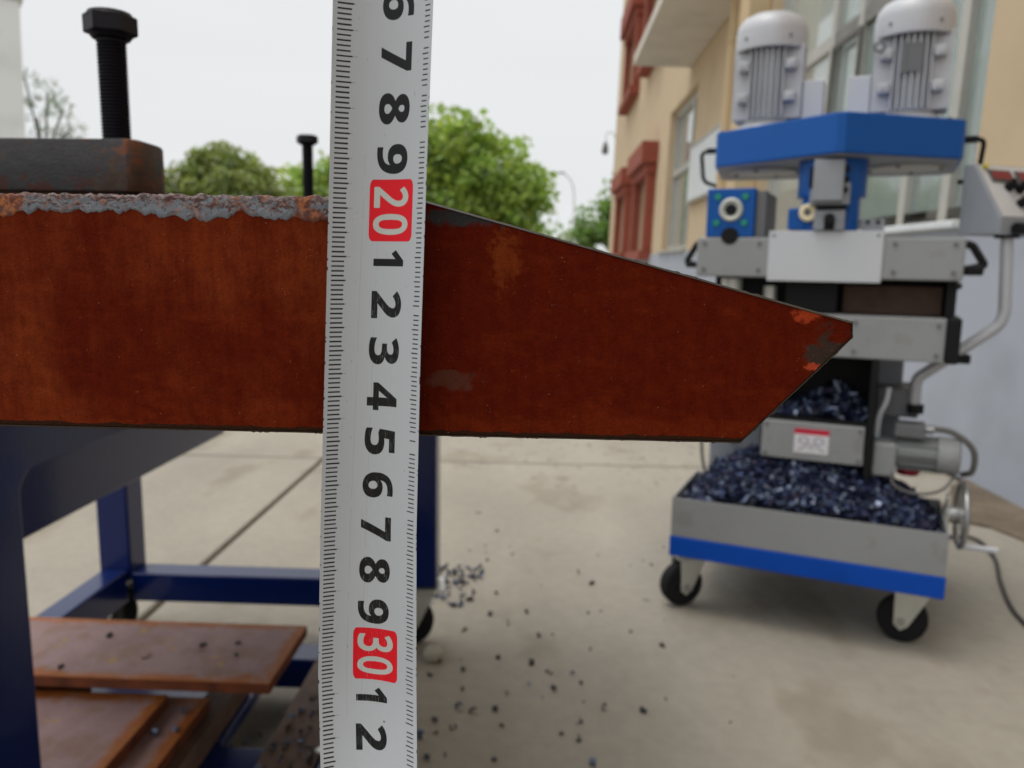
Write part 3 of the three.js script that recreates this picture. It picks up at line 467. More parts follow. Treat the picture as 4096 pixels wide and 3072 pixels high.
bolt('large_bolt', 'large black hex bolt with threaded shank standing through the clamp bar', [-0.2364, 0.7629, -0.4450], 0.1027, 0.00757, 0.01357, 0.0133, 0.35, mBolt);
bolt('small_bolt', 'black hex bolt farther back on the plate near the tape measure', [-0.3085, 0.7629, -1.05], 0.1325, 0.0072, 0.0138, 0.0115, 0.1, mBolt);

// ================================================================ THE BLUE BENCH
function caster(parent, x, z, turn, R = 0.048, tilt = 0) {
  const c = new THREE.Group(); c.name = 'caster'; c.position.set(x, 0, z); c.rotation.y = turn; parent.add(c);
  const H = R * 2 + 0.026, off = R * 0.55;
  obj('wheel', [lathe([[R * 0.3, -0.016], [R * 0.86, -0.017], [R * 0.97, -0.012], [R, 0], [R * 0.97, 0.012], [R * 0.86, 0.017], [R * 0.3, 0.016]], 36).rotateX(Math.PI / 2).translate(off, R + 0.001, 0)], M.rubber, c);
  const side = (s) => prism([[-R * 0.45, H - 0.012], [R * 0.85, H - 0.012], [off + R * 0.26, R * 0.85], [off, R * 0.62], [off - R * 0.28, R * 0.85]], 0.003, 0.0004).translate(0, 0, s * 0.022 - 0.0015);
  obj('fork', [side(1), side(-1), bx(-R * 0.45, R * 0.85, H - 0.014, H - 0.010, -0.0205, 0.0205), cyl(0, H - 0.006, 0, R * 0.45, 0.008), bx(-R * 0.9, R * 0.9, H - 0.002, H + 0.002, -R * 0.75, R * 0.75, 0.001)], M.zinc, c);
  obj('axle', [cyl(off, R, 0, 0.009, 0.056, 'z', 6)], M.steel, c);
  return c;
}
{
  const t = thing('workbench', 'dark blue steel workbench frame on casters under the rusty plate', 'workbench');
  const leg = (x0, x1, z0, z1, y0, y1) => obj('leg', bx(x0, x1, y0, y1, z1, z0, 0.005), M.navy, t);
  leg(-0.860, -0.797, -1.460, -1.523, 0.125, 0.700); leg(-0.257, -0.197, -1.460, -1.520, 0.125, 0.700); leg(-0.262, -0.205, -0.93, -0.99, 0.125, 0.700);
  // near left leg and apron cut from one plate with a rounded inner corner
  const s = new THREE.Shape(); const zl = 0.723, top = 0.7, yb = 0.5435, R = 0.0245;
  s.moveTo(0.572, 0.125); s.lineTo(zl, 0.125); s.lineTo(zl, yb - R); s.absarc(zl + R, yb - R, R, Math.PI, Math.PI / 2, true); s.lineTo(1.242, yb); s.lineTo(1.242, top); s.lineTo(0.572, top); s.closePath();
  obj('side_plate', new THREE.ExtrudeGeometry(s, { depth: 0.010, bevelEnabled: true, bevelSize: 0.0012, bevelThickness: 0.0012, bevelOffset: -0.0012, bevelSegments: 2, curveSegments: 16 }).rotateY(Math.PI / 2).translate(-0.510, 0, 0), M.navy, t);
  obj('side_beam', bx(-0.66, -0.6165, 0.413, 0.700, -1.50, -0.72, 0.003), M.navy, t);
  obj('bench_top', [bx(-0.86, -0.197, 0.7005, 0.7110, -1.52, -0.42, 0.002)], M.navy, t);
  obj('rail', bx(-0.797, -0.257, 0.080, 0.138, -1.515, -1.4605, 0.004), M.navy, t);
  obj('rail', bx(-0.852, -0.803, 0.080, 0.146, -1.46, -0.72, 0.004), M.navy, t);
  obj('rail', bx(-0.803, -0.262, 0.040, 0.092, -1.29, -1.23, 0.004), M.navy, t);
  obj('rail', bx(-0.803, -0.262, 0.040, 0.092, -0.99, -0.93, 0.004), M.navy, t);
  obj('shelf', bx(-0.803, -0.43, 0.075, 0.0935, -1.229, -0.991, 0.002), M.navy, t);
  for (const [x, z, a] of [[-0.828, -1.49, 2.6], [-0.227, -1.49, 3.3], [-0.233, -0.96, 1.0], [-0.505, -0.64, 2.0]]) caster(t, x, z, a, 0.047);
  const d = [[-0.82, -0.7], [-0.2, -0.7]];
}
// rusty flats on the lower shelf
const rimMap = tex(512, 256, (u, v) => { // mauve bloom on the face, orange where the rim has rusted through, in ragged patches
  const x = u * 40, y = v * 16, n = fbm(x * 0.5, y * 0.5, 22, 5), m = fbm(x * 0.45, y * 0.45, 32, 5), d = Math.min(40 - x, y, 16 - y) + (n - 0.5) * 3.0, f = fbm(x * 6, y * 6, 42, 2);
  let c = mix3([0.31, 0.180, 0.172], [0.43, 0.285, 0.272], m); c = mix3(c, [0.30, 0.16, 0.10], sst(0.5, 0.75, fbm(x * 0.35, y * 0.35, 52, 4)) * 0.6);
  c = mix3(c, mix3([0.34, 0.085, 0.010], [0.48, 0.160, 0.022], n), sst(2.1, 0.5, d)); c = mix3(c, [0.50, 0.29, 0.05], sst(0.76, 0.84, fbm(x * 0.6, y * 0.6, 62, 3)));
  const k = 0.85 + 0.3 * f; return [c[0] * k, c[1] * k, c[2] * k];
}, true, false);
const mRim = new THREE.MeshStandardMaterial({ map: rimMap, roughness: 0.62, bumpMap: rep(grain, 8), bumpScale: 0.0006 });
function flatBar(label, x0, x1, y0, y1, z0, z1, m = mRim, plan) {
  const b = thing('rusty_flat_bar', label, 'steel bar', [(x0 + x1) / 2, y0, (z0 + z1) / 2]);
  const w = (x1 - x0) / 2, d = (z1 - z0) / 2, h = y1 - y0, P = (plan ?? [[x0, z0], [x1, z0], [x1, z1], [x0, z1]]).map(([x, z]) => [x - (x0 + x1) / 2, z - (z0 + z1) / 2]);
  const top = flat(slabOf(P, h - 0.0012, h, 0.0004)), p = top.attributes.position, uv = new Float32Array(p.count * 2);
  for (let i = 0; i < p.count; i++) { uv[2 * i] = m === mRim ? 1 - (w - p.getX(i)) / 0.40 : p.getX(i); uv[2 * i + 1] = m === mRim ? (p.getZ(i) + d) / (2 * d) : p.getZ(i); }
  top.setAttribute('uv', new THREE.BufferAttribute(uv, 2)); obj('top_face', top, m, b, true);
  obj('cut_edges', slabOf(P, 0, h - 0.0013, 0.0012), m === mRim ? mRustEdge : m, b); return b;
}
flatBar('wide mauve rusty steel flat lying topmost across the bench shelf', -0.86, -0.350, 0.184, 0.200, -1.132, -0.964);
flatBar('mauve rusty steel flat second from the top in the pile behind the bench leg', -0.86, -0.497, 0.1475, 0.1655, -0.986, -0.76);
flatBar('mauve rusty steel flat at the bottom of the pile, its end showing an orange rim', -0.86, -0.4525, 0.130, 0.1465, -1.014, -0.77);
flatBar('small rusty spacer strip under the topmost flat on the bench shelf', -0.80, -0.66, 0.0940, 0.1835, -1.08, -1.04, mRustEdge);
flatBar('brown rusty strip lying lengthwise beside the tape measure, covered with chips', -0.362, -0.287, 0.0930, 0.1005, -1.30, -0.90, mRustBrown);
flatBar('narrow dark brown strip below the pile of flats', -0.475, -0.437, 0.0940, 0.1290, -1.12, -0.86, mRustBrown);

// ================================================================ THE BEVELLING MACHINE
const mSwarf = new THREE.MeshPhysicalMaterial({ color: lin(1, 1, 1), roughness: 0.46, metalness: 0.7 });
function chipGeo(R, w, ang, th) { // curled ribbon with thickness
  const s = new THREE.Shape(); s.absarc(0, 0, R, 0, ang, false); s.absarc(0, 0, R - th, ang, 0, true); s.closePath();
  return new THREE.ExtrudeGeometry(s, { depth: w, bevelEnabled: false, curveSegments: 7 }).translate(0, 0, -w / 2).toNonIndexed();
}
const chipShapes = [chipGeo(0.0040, 0.0120, 4.0, 0.0006), chipGeo(0.0080, 0.0060, 2.3, 0.0007), chipGeo(0.0034, 0.0165, 2.8, 0.0006)];
function scatter(name, label, category, n, seed, place, scale = 1, group) {
  const t = new THREE.Group(); t.name = numbered(name); scene.add(t); tag(t, label, category, group, 'stuff'); const r = rng(seed);
  const tint = [[0.012, 0.018, 0.055], [0.035, 0.052, 0.12], [0.008, 0.011, 0.030], [0.10, 0.13, 0.21], [0.26, 0.31, 0.42], [0.06, 0.05, 0.09]], per = [[], [], []];
  for (let i = 0; i < n; i++) { const p = place(r); if (p) per[i % 3].push(p); }
  per.forEach((list, k) => {
    const im = new THREE.InstancedMesh(chipShapes[k], mSwarf, list.length), m = new THREE.Matrix4(), q = new THREE.Quaternion(), e = new THREE.Euler(), c = new THREE.Color();
    list.forEach((p, i) => { e.set(r() * 6.28, r() * 6.28, r() * 6.28); q.setFromEuler(e); const s = scale * (0.7 + 0.8 * r()); m.compose(p, q, new THREE.Vector3(s, s, s * (0.8 + 0.9 * r()))); im.setMatrixAt(i, m); const w = tint[Math.floor(Math.pow(r(), 1.5) * 5.99)], kk = 0.8 + 0.5 * r(); c.setRGB(w[0] * kk, w[1] * kk, w[2] * kk); im.setColorAt(i, c); });
    im.name = 'curled_chips'; im.castShadow = im.receiveShadow = true; im.userData.kind = 'stuff'; t.add(im);
  });
  return t;
}
const MO = [0.281, 0, -1.664], MT = -0.3871, mc = Math.cos(MT), ms = Math.sin(MT);
const toWorld = (x, y, z) => new THREE.Vector3(MO[0] + mc * x + ms * z, MO[1] + y, MO[2] - ms * x + mc * z);
{
  const m = thing('bevelling_machine', 'grey and blue steel plate bevelling machine on casters with two silver motors', 'machine', MO, MT);
  const part = (name) => { const g = new THREE.Group(); g.name = name; m.add(g); return g; };
  // chip tray with blue foot rail
  const tray = obj('chip_tray', [bx(0, 0.522, 0.1755, 0.260, -0.003, 0, 0.001), bx(0, 0.522, 0.1755, 0.260, -0.25, -0.247, 0.001), bx(0, 0.003, 0.1755, 0.260, -0.2469, -0.0031), bx(0.519, 0.522, 0.1755, 0.260, -0.2469, -0.0031), bx(0.0031, 0.5189, 0.1755, 0.179, -0.2469, -0.0031)], M.grey, m);
  obj('foot_rail', [bx(-0.002, 0.524, 0.131, 0.175, -0.05, 0.002, 0.003), bx(-0.002, 0.524, 0.131, 0.175, -0.54, -0.49, 0.003), bx(-0.002, 0.05, 0.131, 0.175, -0.4899, -0.0501, 0.003), bx(0.472, 0.524, 0.131, 0.175, -0.4899, -0.0501, 0.003)], M.blueRail, m);
  obj('added_shade_plate', bx(0.0505, 0.4715, 0.134, 0.170, -0.4895, -0.0505), M.black, m);  // black slab added to deepen the shade under the machine
  caster(m, 0.487, -0.080, 3.0, 0.0485); caster(m, 0.035, -0.075, 3.9, 0.0485); caster(m, 0.46, -0.47, 0.4, 0.0485); caster(m, 0.05, -0.47, 0.6, 0.0485);
  // cabinet at the back
  const cab = obj('cabinet', [bx(0.02, 0.43, 0.176, 0.60, -0.53, -0.285, 0.006)], M.greyBlue, m);
  obj('latch', [cyl(0.075, 0.345, -0.282, 0.011, 0.012, 'z', 16)], M.black, cab);
  // tower: black back, side plates
  obj('tower', [bx(0.165, 0.372, 0.335, 0.575, -0.284, -0.265), bx(0.366, 0.380, 0.325, 0.570, -0.2649, -0.098, 0.002), bx(0.158, 0.1655, 0.335, 0.575, -0.2649, -0.12), bx(0.168, 0.366, 0.430, 0.436, -0.2649, -0.105), bx(0.03, 0.505, 0.645, 0.735, -0.30, -0.205), bx(0.488, 0.505, 0.655, 0.727, -0.2049, -0.12), bx(0.19, 0.29, 0.6565, 0.727, -0.2049, -0.135), bx(0.10, 0.36, 0.5755, 0.645, -0.45, -0.20)], M.black, m);
  const roll = part('guide_roller'); each('roller', [cyl(0.075, 0.700, -0.15, 0.022, 0.045, 'y'), cyl(0.155, 0.688, -0.16, 0.014, 0.04, 'y')], M.zinc, roll);
  const sp = []; for (let i = 0; i < 9; i++) sp.push(ring(0.150, 0.440 + i * 0.0085, -0.15, 0.030, 0.0045, 'y', 28));
  obj('carriage', bx(0.30, 0.485, 0.6556, 0.715, -0.2045, -0.16, 0.004), mCarriage, m);
  obj('bellows', sp, M.cover, m);
  // lower block with its warning sticker
  const low = obj('lower_block', [bx(0.163, 0.364, 0.348, 0.429, -0.20, -0.10, 0.003)], M.grey, m);
  {
    const cv = document.createElement('canvas'); cv.width = 160; cv.height = 150; const x = cv.getContext('2d'); x.fillStyle = '#d8d6dc'; x.fillRect(0, 0, 160, 150); x.fillStyle = '#c2143c'; x.fillRect(0, 0, 160, 34);
    x.strokeStyle = x.fillStyle = '#8f8c9a'; x.lineWidth = 7; for (const [cx, cy] of [[45, 72], [115, 72]]) { x.beginPath(); x.arc(cx, cy, 20, 0, 7); x.stroke(); } x.beginPath(); x.moveTo(20, 135); x.lineTo(70, 95); x.lineTo(92, 95); x.lineTo(142, 135); x.stroke(); x.fillRect(70, 112, 22, 10);
    const tx = new THREE.CanvasTexture(cv); tx.colorSpace = THREE.SRGBColorSpace; const g = bx(0.229, 0.297, 0.364, 0.416, -0.0998, -0.0988); const o = new THREE.Mesh(g, new THREE.MeshStandardMaterial({ map: tx, roughness: 0.5 })); o.name = 'warning_label'; o.castShadow = o.receiveShadow = true; low.add(o);
  }
  // middle block with black end cap
  const mid = obj('middle_block', [bx(0.01, 0.492, 0.569, 0.6545, -0.20, -0.10, 0.003)], M.grey, m);
  obj('end_cap', bx(0.4925, 0.517, 0.568, 0.658, -0.19, -0.09, 0.006), M.black, mid);
  // upper block, white cover sheet, black grips
  const up = obj('upper_block', [bx(0.006, 0.511, 0.727, 0.809, -0.22, -0.10, 0.004)], M.grey, m);
  obj('cover_sheet', [bx(0.1535, 0.369, 0.7205, 0.822, -0.0995, -0.0965, 0.0012), bx(0.1535, 0.369, 0.8195, 0.822, -0.16, -0.0996, 0.001)], M.white, up);
  const gripR = bentTube([[0.511, 0.797, -0.13], [0.523, 0.797, -0.13], [0.548, 0.757, -0.13], [0.511, 0.748, -0.13]], 0.0075, 0.008), gripL = bentTube([[0.006, 0.797, -0.13], [0.0, 0.797, -0.13], [-0.022, 0.757, -0.13], [0.006, 0.748, -0.13]], 0.0065, 0.006);
  obj('handle', [gripR, bx(0.511, 0.546, 0.738, 0.757, -0.145, -0.115, 0.005)], M.black, up); obj('handle', [gripL, bx(-0.021, 0.006, 0.745, 0.758, -0.145, -0.115, 0.004)], M.black, up);
  obj('bolt', [cyl(0.505, 0.718, -0.11, 0.007, 0.02, 'z', 6)], M.black, up);
  for (const [x, y] of [[0.022, 0.742], [0.022, 0.796], [0.135, 0.796], [0.135, 0.742], [0.39, 0.742], [0.39, 0.796], [0.494, 0.742], [0.494, 0.796]]) obj('screw', cyl(x, y, -0.0992, 0.0045, 0.004, 'z', 6), M.greyDark, up);
  for (const [x, y] of [[0.33, 0.583], [0.33, 0.641], [0.478, 0.583], [0.478, 0.641]]) obj('screw', cyl(x, y, -0.0992, 0.0045, 0.004, 'z', 6), M.greyDark, mid);
  for (const [x, y] of [[0.172, 0.357], [0.172, 0.420], [0.355, 0.357], [0.355, 0.420]]) obj('screw', cyl(x, y, -0.0992, 0.004, 0.004, 'z', 6), M.greyDark, low);
  obj('screw', cyl(0.163, 0.813, -0.0962, 0.003, 0.002, 'z', 6), M.greyDark, up); obj('screw', cyl(0.359, 0.813, -0.0962, 0.003, 0.002, 'z', 6), M.greyDark, up);
  // blue box with bored ring at left on the upper block
  const bb = obj('bearing_box', [bx(0.022, 0.121, 0.8095, 0.910, -0.30, -0.102, 0.003)], M.blue, m);
  obj('ring', [ring(0.073, 0.866, -0.101, 0.0195, 0.0055, 'z'), cyl(0.073, 0.866, -0.1015, 0.020, 0.004, 'z')], M.zinc, bb); obj('bore', cyl(0.073, 0.866, -0.0985, 0.0122, 0.003, 'z'), M.black, bb);
  obj('screw', [cyl(0.045, 0.893, -0.101, 0.007, 0.006, 'z', 6)], M.green, bb); obj('screw', [cyl(0.101, 0.893, -0.101, 0.007, 0.006, 'z', 6)], M.green, bb); obj('screw', [cyl(0.044, 0.839, -0.101, 0.007, 0.006, 'z', 6)], M.green, bb); obj('screw', [cyl(0.101, 0.839, -0.101, 0.007, 0.006, 'z', 6)], M.green, bb);
  obj('slot', [cyl(0.073, 0.812, -0.101, 0.018, 0.004, 'z')], M.black, bb); obj('side_cover', bx(0.1215, 0.142, 0.8095, 0.905, -0.29, -0.112, 0.002), M.greyDark, bb);
  // neck column with half-round collar
  const neck = obj('neck', [slabOf([[0.212, -0.26], [0.212, -0.12], [0.225, -0.105], [0.305, -0.105], [0.318, -0.12], [0.318, -0.26]], 0.822, 0.965, 0.002), cyl(0.264, 0.928, -0.155, 0.066, 0.075, 'y', 40), bx(0.186, 0.222, 0.825, 0.868, -0.19, -0.11, 0.004)], M.blue, m);
  obj('bracket', [bx(0.234, 0.290, 0.878, 0.958, -0.10, -0.062, 0.003), bx(0.228, 0.302, 0.872, 0.915, -0.104, -0.080, 0.003), bx(0.238, 0.296, 0.8225, 0.862, -0.104, -0.085, 0.003)], M.greyBlue, neck);
  obj('clamp_slot', [cyl(0.268, 0.845, -0.086, 0.010, 0.03, 'z'), bx(0.258, 0.278, 0.823, 0.848, -0.1, -0.0845), bx(0.242, 0.296, 0.8625, 0.8715, -0.104, -0.086)], M.black, neck);
  obj('nozzle', [ring(0.226, 0.858, -0.098, 0.0125, 0.0055), cyl(0.226, 0.858, -0.105, 0.014, 0.012, 'z')], M.cream, neck); obj('nozzle_bore', cyl(0.223, 0.858, -0.0975, 0.0075, 0.003, 'z'), M.greyDark, neck);
  each('hinge', [bx(0.2905, 0.298, 0.895, 0.905, -0.095, -0.075), bx(0.2905, 0.298, 0.915, 0.925, -0.095, -0.075), bx(0.2905, 0.298, 0.935, 0.945, -0.095, -0.075), bx(0.226, 0.2335, 0.905, 0.945, -0.095, -0.075)], M.black, neck);
  const sb = obj('switch_bracket', bx(0.325, 0.368, 0.8095, 0.846, -0.16, -0.12, 0.002), M.greyBlue, m); each('knob', [cyl(0.337, 0.840, -0.118, 0.004, 0.006, 'z', 12), cyl(0.356, 0.840, -0.118, 0.004, 0.006, 'z', 12)], M.black, sb);
  // blue head with a prow, grey underside, two round covers
  const plan = [[0.018, -0.21], [0.272, -0.042], [0.288, -0.042], [0.494, -0.205], [0.500, -0.215], [0.505, -0.45], [0.48, -0.48], [0.0, -0.48], [-0.018, -0.46], [0.012, -0.222]];
  const head = obj('head', [slabOf(plan, 0.966, 1.042, 0.003)], M.blue, m);
  obj('underside', slabOf([[0.022, -0.212], [0.276, -0.048], [0.286, -0.048], [0.490, -0.208], [0.500, -0.45], [0.478, -0.475], [0.004, -0.475], [-0.012, -0.455]], 0.9625, 0.9658), M.under, head);
  for (const [cx, cz] of [[0.115, -0.292], [0.398, -0.300]]) { const c = obj('round_cover', cyl(cx, 0.9605, cz, 0.078, 0.0035, 'y', 48), M.cover, head); const sc = []; for (let i = 0; i < 4; i++) sc.push(cyl(cx + 0.07 * Math.cos(i * 1.571 + 0.2), 0.958, cz + 0.07 * Math.sin(i * 1.571 + 0.2), 0.005, 0.004, 'y', 6)); each('screw', sc, M.black, c); }
  const hand = (x, s) => bentTube([[x, 1.015, -0.30], [x + s * 0.042, 1.015, -0.30], [x + s * 0.036, 0.935, -0.31], [x, 0.930, -0.31]], 0.0050, 0.014);
  obj('handle', [hand(0.500, 1), bx(0.502, 0.530, 1.008, 1.022, -0.308, -0.292, 0.003)], M.black, head); obj('handle', [bentTube([[0.0, 1.015, -0.30], [-0.036, 1.012, -0.30], [-0.030, 0.945, -0.31], [0.0, 0.935, -0.31]], 0.0045, 0.014), bx(-0.024, -0.002, 1.008, 1.020, -0.307, -0.293, 0.003)], M.black, head);
  // motors
  function motor(cx, cz, side) {
    const g = part('motor'); g.position.set(cx, 1.042, cz);
    obj('flange', [lathe([[0.001, 0], [0.066, 0], [0.070, 0.004], [0.068, 0.010], [0.058, 0.014], [0.054, 0.024], [0.001, 0.024]], 40)], M.silver, g);
    const fins = [cyl(0, 0.105, 0, 0.053, 0.162, 'y', 40)];
    for (let i = -3; i <= 3; i++) { const x = i * 0.0115, z0 = Math.sqrt(Math.max(0, 0.052 ** 2 - x * x)), z1 = Math.sqrt(0.066 ** 2 - x * x); fins.push(bx(x - 0.0016, x + 0.0016, 0.026, 0.18, z0 - 0.004, z1, 0.0006), bx(x - 0.0016, x + 0.0016, 0.026, 0.18, -z1, -z0 + 0.004, 0.0006)); }
    for (let i = -3; i <= 3; i++) { const z = i * 0.0112, x0 = Math.sqrt(Math.max(0, 0.052 ** 2 - z * z)), x1 = 0.072; for (const s of [-1, 1]) fins.push(bx(s * (x0 - 0.004), s * x1, 0.026, 0.178, z - 0.0016, z + 0.0016, 0.0006)); }
    obj('finned_body', fins, M.silver, g);
    for (const s of [-1, 1]) for (const y of [0.058, 0.124]) { obj('lug', [bx(s * 0.038, s * 0.060, y, y + 0.020, 0.036, 0.060, 0.003), cyl(s * 0.050, y + 0.010, 0.061, 0.005, 0.004, 'z', 6)], M.silver, g); }
    obj('fan_cowl', [lathe([[0.070, 0.170], [0.0735, 0.168], [0.0755, 0.172], [0.0755, 0.208], [0.072, 0.224], [0.062, 0.238], [0.045, 0.247], [0.022, 0.251], [0.0005, 0.252]], 48)], M.silver, g);
    each('screw', [cyl(-0.045, 0.19, 0.0605, 0.004, 0.004, 'z', 6), cyl(0.045, 0.19, 0.0605, 0.004, 0.004, 'z', 6)], M.greyDark, g);
    obj('terminal_box', [bx(side * 0.073, side * 0.116, 0.010, 0.102, -0.03, 0.03, 0.003)], M.white, g);
    return g;
  }
  motor(0.113, -0.268, 1);
  const m2 = motor(0.394, -0.262, -1); obj('rating_plate', [bx(-0.018, 0.018, 0.095, 0.150, 0.0665, 0.0675, 0.0004), bx(-0.021, -0.012, 0.093, 0.152, 0.0676, 0.0690, 0.0005)], M.greyDark, m2); obj('lifting_eye', ring(-0.062, 0.148, 0.062, 0.009, 0.0025, 'z', 20), M.greyDark, m2);
  each('bolt', [[0.02, -0.24], [0.035, -0.25], [0.185, -0.20], [0.205, -0.18], [0.23, -0.155], [0.335, -0.15], [0.355, -0.17], [0.47, -0.22], [0.482, -0.235]].map(([x, z]) => cyl(x, 1.0445, z, 0.005, 0.007, 'y', 6)), M.black, head);
  // control box on a bent arm at the right
  const cb = part('control_box'); cb.position.set(0.505, 0.817, -0.222); cb.rotation.y = 0.785;
  const prof = new THREE.Shape([[0, 0], [0.092, 0], [0.092, 0.030], [0.023, 0.138], [0, 0.138]].map((p) => new THREE.Vector2(...p)));
  obj('case', new THREE.ExtrudeGeometry(prof, { depth: 0.30, bevelEnabled: true, bevelSize: 0.002, bevelThickness: 0.002, bevelOffset: -0.002, bevelSegments: 2 }).rotateY(-Math.PI / 2).translate(0.30, 0, 0), M.greyBlue, cb);
  const face = new THREE.Group(); face.name = 'control_panel'; face.position.set(0, 0.084, 0.0575); face.rotation.x = -0.573; cb.add(face);
  obj('panel_plate', bx(0.004, 0.296, -0.061, 0.061, 0.0005, 0.0022, 0.0006), M.panelWhite, face);
  for (const x of [0.050, 0.122, 0.195]) { obj('display_frame', bx(x - 0.030, x + 0.030, 0.021, 0.049, 0.0023, 0.006, 0.001), M.displayFrame, face); obj('display', bx(x - 0.024, x + 0.024, 0.026, 0.045, 0.0061, 0.007, 0.0003), M.displayGlass, face); }
  for (const [x, y] of [[0.055, 0.008], [0.080, 0.003], [0.066, -0.030], [0.100, -0.034], [0.13, 0.0], [0.15, -0.034], [0.2, -0.02]]) obj('knob', [cyl(x, y, 0.010, 0.0095, 0.016, 'z', 18, 0.0085), bx(x - 0.0025, x + 0.0025, y - 0.009, y + 0.009, 0.0175, 0.023, 0.0008)], M.black, face);
  obj('button', cyl(0.016, 0.055, 0.006, 0.0055, 0.008, 'z', 16), plain(0.50, 0.42, 0.06, 0.5), face);
  obj('plug', cyl(0.062, 0.012, 0.104, 0.011, 0.072, 'x', 16), M.black, cb);
  const arm = obj('support_arm', [bentTube([[0.586, 0.818, -0.19], [0.596, 0.665, -0.19], [0.588, 0.640, -0.19], [0.452, 0.525, -0.19], [0.453, 0.455, -0.20]], 0.0115, 0.012)], M.silver, m);
  obj('arm_collar', [cyl(0.455, 0.462, -0.192, 0.016, 0.018, 'y', 20), bx(0.52, 0.545, 0.562, 0.58, -0.205, -0.176, 0.003), cyl(0.586, 0.8135, -0.19, 0.022, 0.006)], M.black, arm);
  // gear motor with hand wheel on the right flank
  const gm = part('gear_motor');
  obj('gearbox', bx(0.381, 0.425, 0.328, 0.398, -0.19, -0.115, 0.006), M.grey, gm);
  obj('motor_body', [cyl(0.465, 0.375, -0.16, 0.032, 0.08, 'x', 36), ...[0, 1, 2, 3, 4, 5, 6, 7, 8, 9].map((i) => bx(0.43, 0.502, -0.0012, 0.0012, 0.030, 0.0365).rotateX(i * 0.628).translate(0, 0.375, -0.16))], M.greyMid, gm);
  obj('fan_cowl', [lathe([[0.0375, 0], [0.0375, 0.036], [0.034, 0.041], [0.001, 0.041]], 36).rotateZ(-Math.PI / 2).translate(0.500, 0.375, -0.16)], M.grey, gm);
  obj('terminal_box', [bx(0.418, 0.475, 0.412, 0.438, -0.185, -0.125, 0.003)], M.greyDark, gm); obj('cable_gland', [cyl(0.482, 0.428, -0.15, 0.009, 0.016, 'x')], M.steel, gm);
  obj('side_box', [bx(0.381, 0.462, 0.4395, 0.498, -0.34, -0.20, 0.004)], M.greyDark, m);
  obj('cable', [tube([[0.484, 0.430, -0.15], [0.525, 0.425, -0.15], [0.562, 0.395, -0.15], [0.566, 0.35, -0.16], [0.55, 0.335, -0.18]], 0.006, 40, 8), tube([[0.418, 0.345, -0.12], [0.425, 0.315, -0.11], [0.465, 0.302, -0.11], [0.51, 0.312, -0.12], [0.535, 0.34, -0.14]], 0.0030, 40, 8), tube([[0.01, 0.42, -0.42], [-0.02, 0.35, -0.42], [-0.022, 0.27, -0.42], [-0.005, 0.20, -0.42], [0.02, 0.18, -0.42]], 0.0042, 30, 8), tube([[0.02, 0.42, -0.42], [0.012, 0.33, -0.41], [0.008, 0.25, -0.40], [0.02, 0.19, -0.42]], 0.0055, 30, 8)], M.hose, m);
  obj('hose', tube([[0.402, 0.505, -0.17], [0.398, 0.475, -0.165], [0.388, 0.445, -0.165], [0.386, 0.40, -0.17]], 0.006, 24, 8), M.white, m);
  obj('stop_button', [lathe([[0.001, 0.02], [0.02, 0.018], [0.024, 0.01], [0.018, 0], [0.001, 0]], 24).rotateX(Math.PI).translate(0.452, 0.338, -0.20)], M.red, m);
  const hw = part('hand_wheel'); hw.position.set(0.552, 0.262, -0.14); hw.rotation.y = 0.06;
  const rr = 0.064; obj('rim', ring(0, 0, 0, rr, 0.0055, 'x', 40), M.steel, hw); each('spoke', [0, 1, 2].map((i) => bx(-0.004, 0.004, 0, rr - 0.004, -0.006, 0.006, 0.002).rotateX(i * 2.094)), M.steel, hw); obj('hub', cyl(-0.01, 0, 0, 0.018, 0.04, 'x'), M.steel, hw);
  obj('crank_handle', [cyl(0.036, -0.060, 0.015, 0.006, 0.062, 'x', 16)], M.white, hw);
  obj('wheel_bracket', [bx(0.5225, 0.540, 0.252, 0.272, -0.15, -0.13, 0.002), bx(0.524, 0.530, 0.18, 0.30, -0.16, -0.12, 0.002)], M.zinc, m);
}

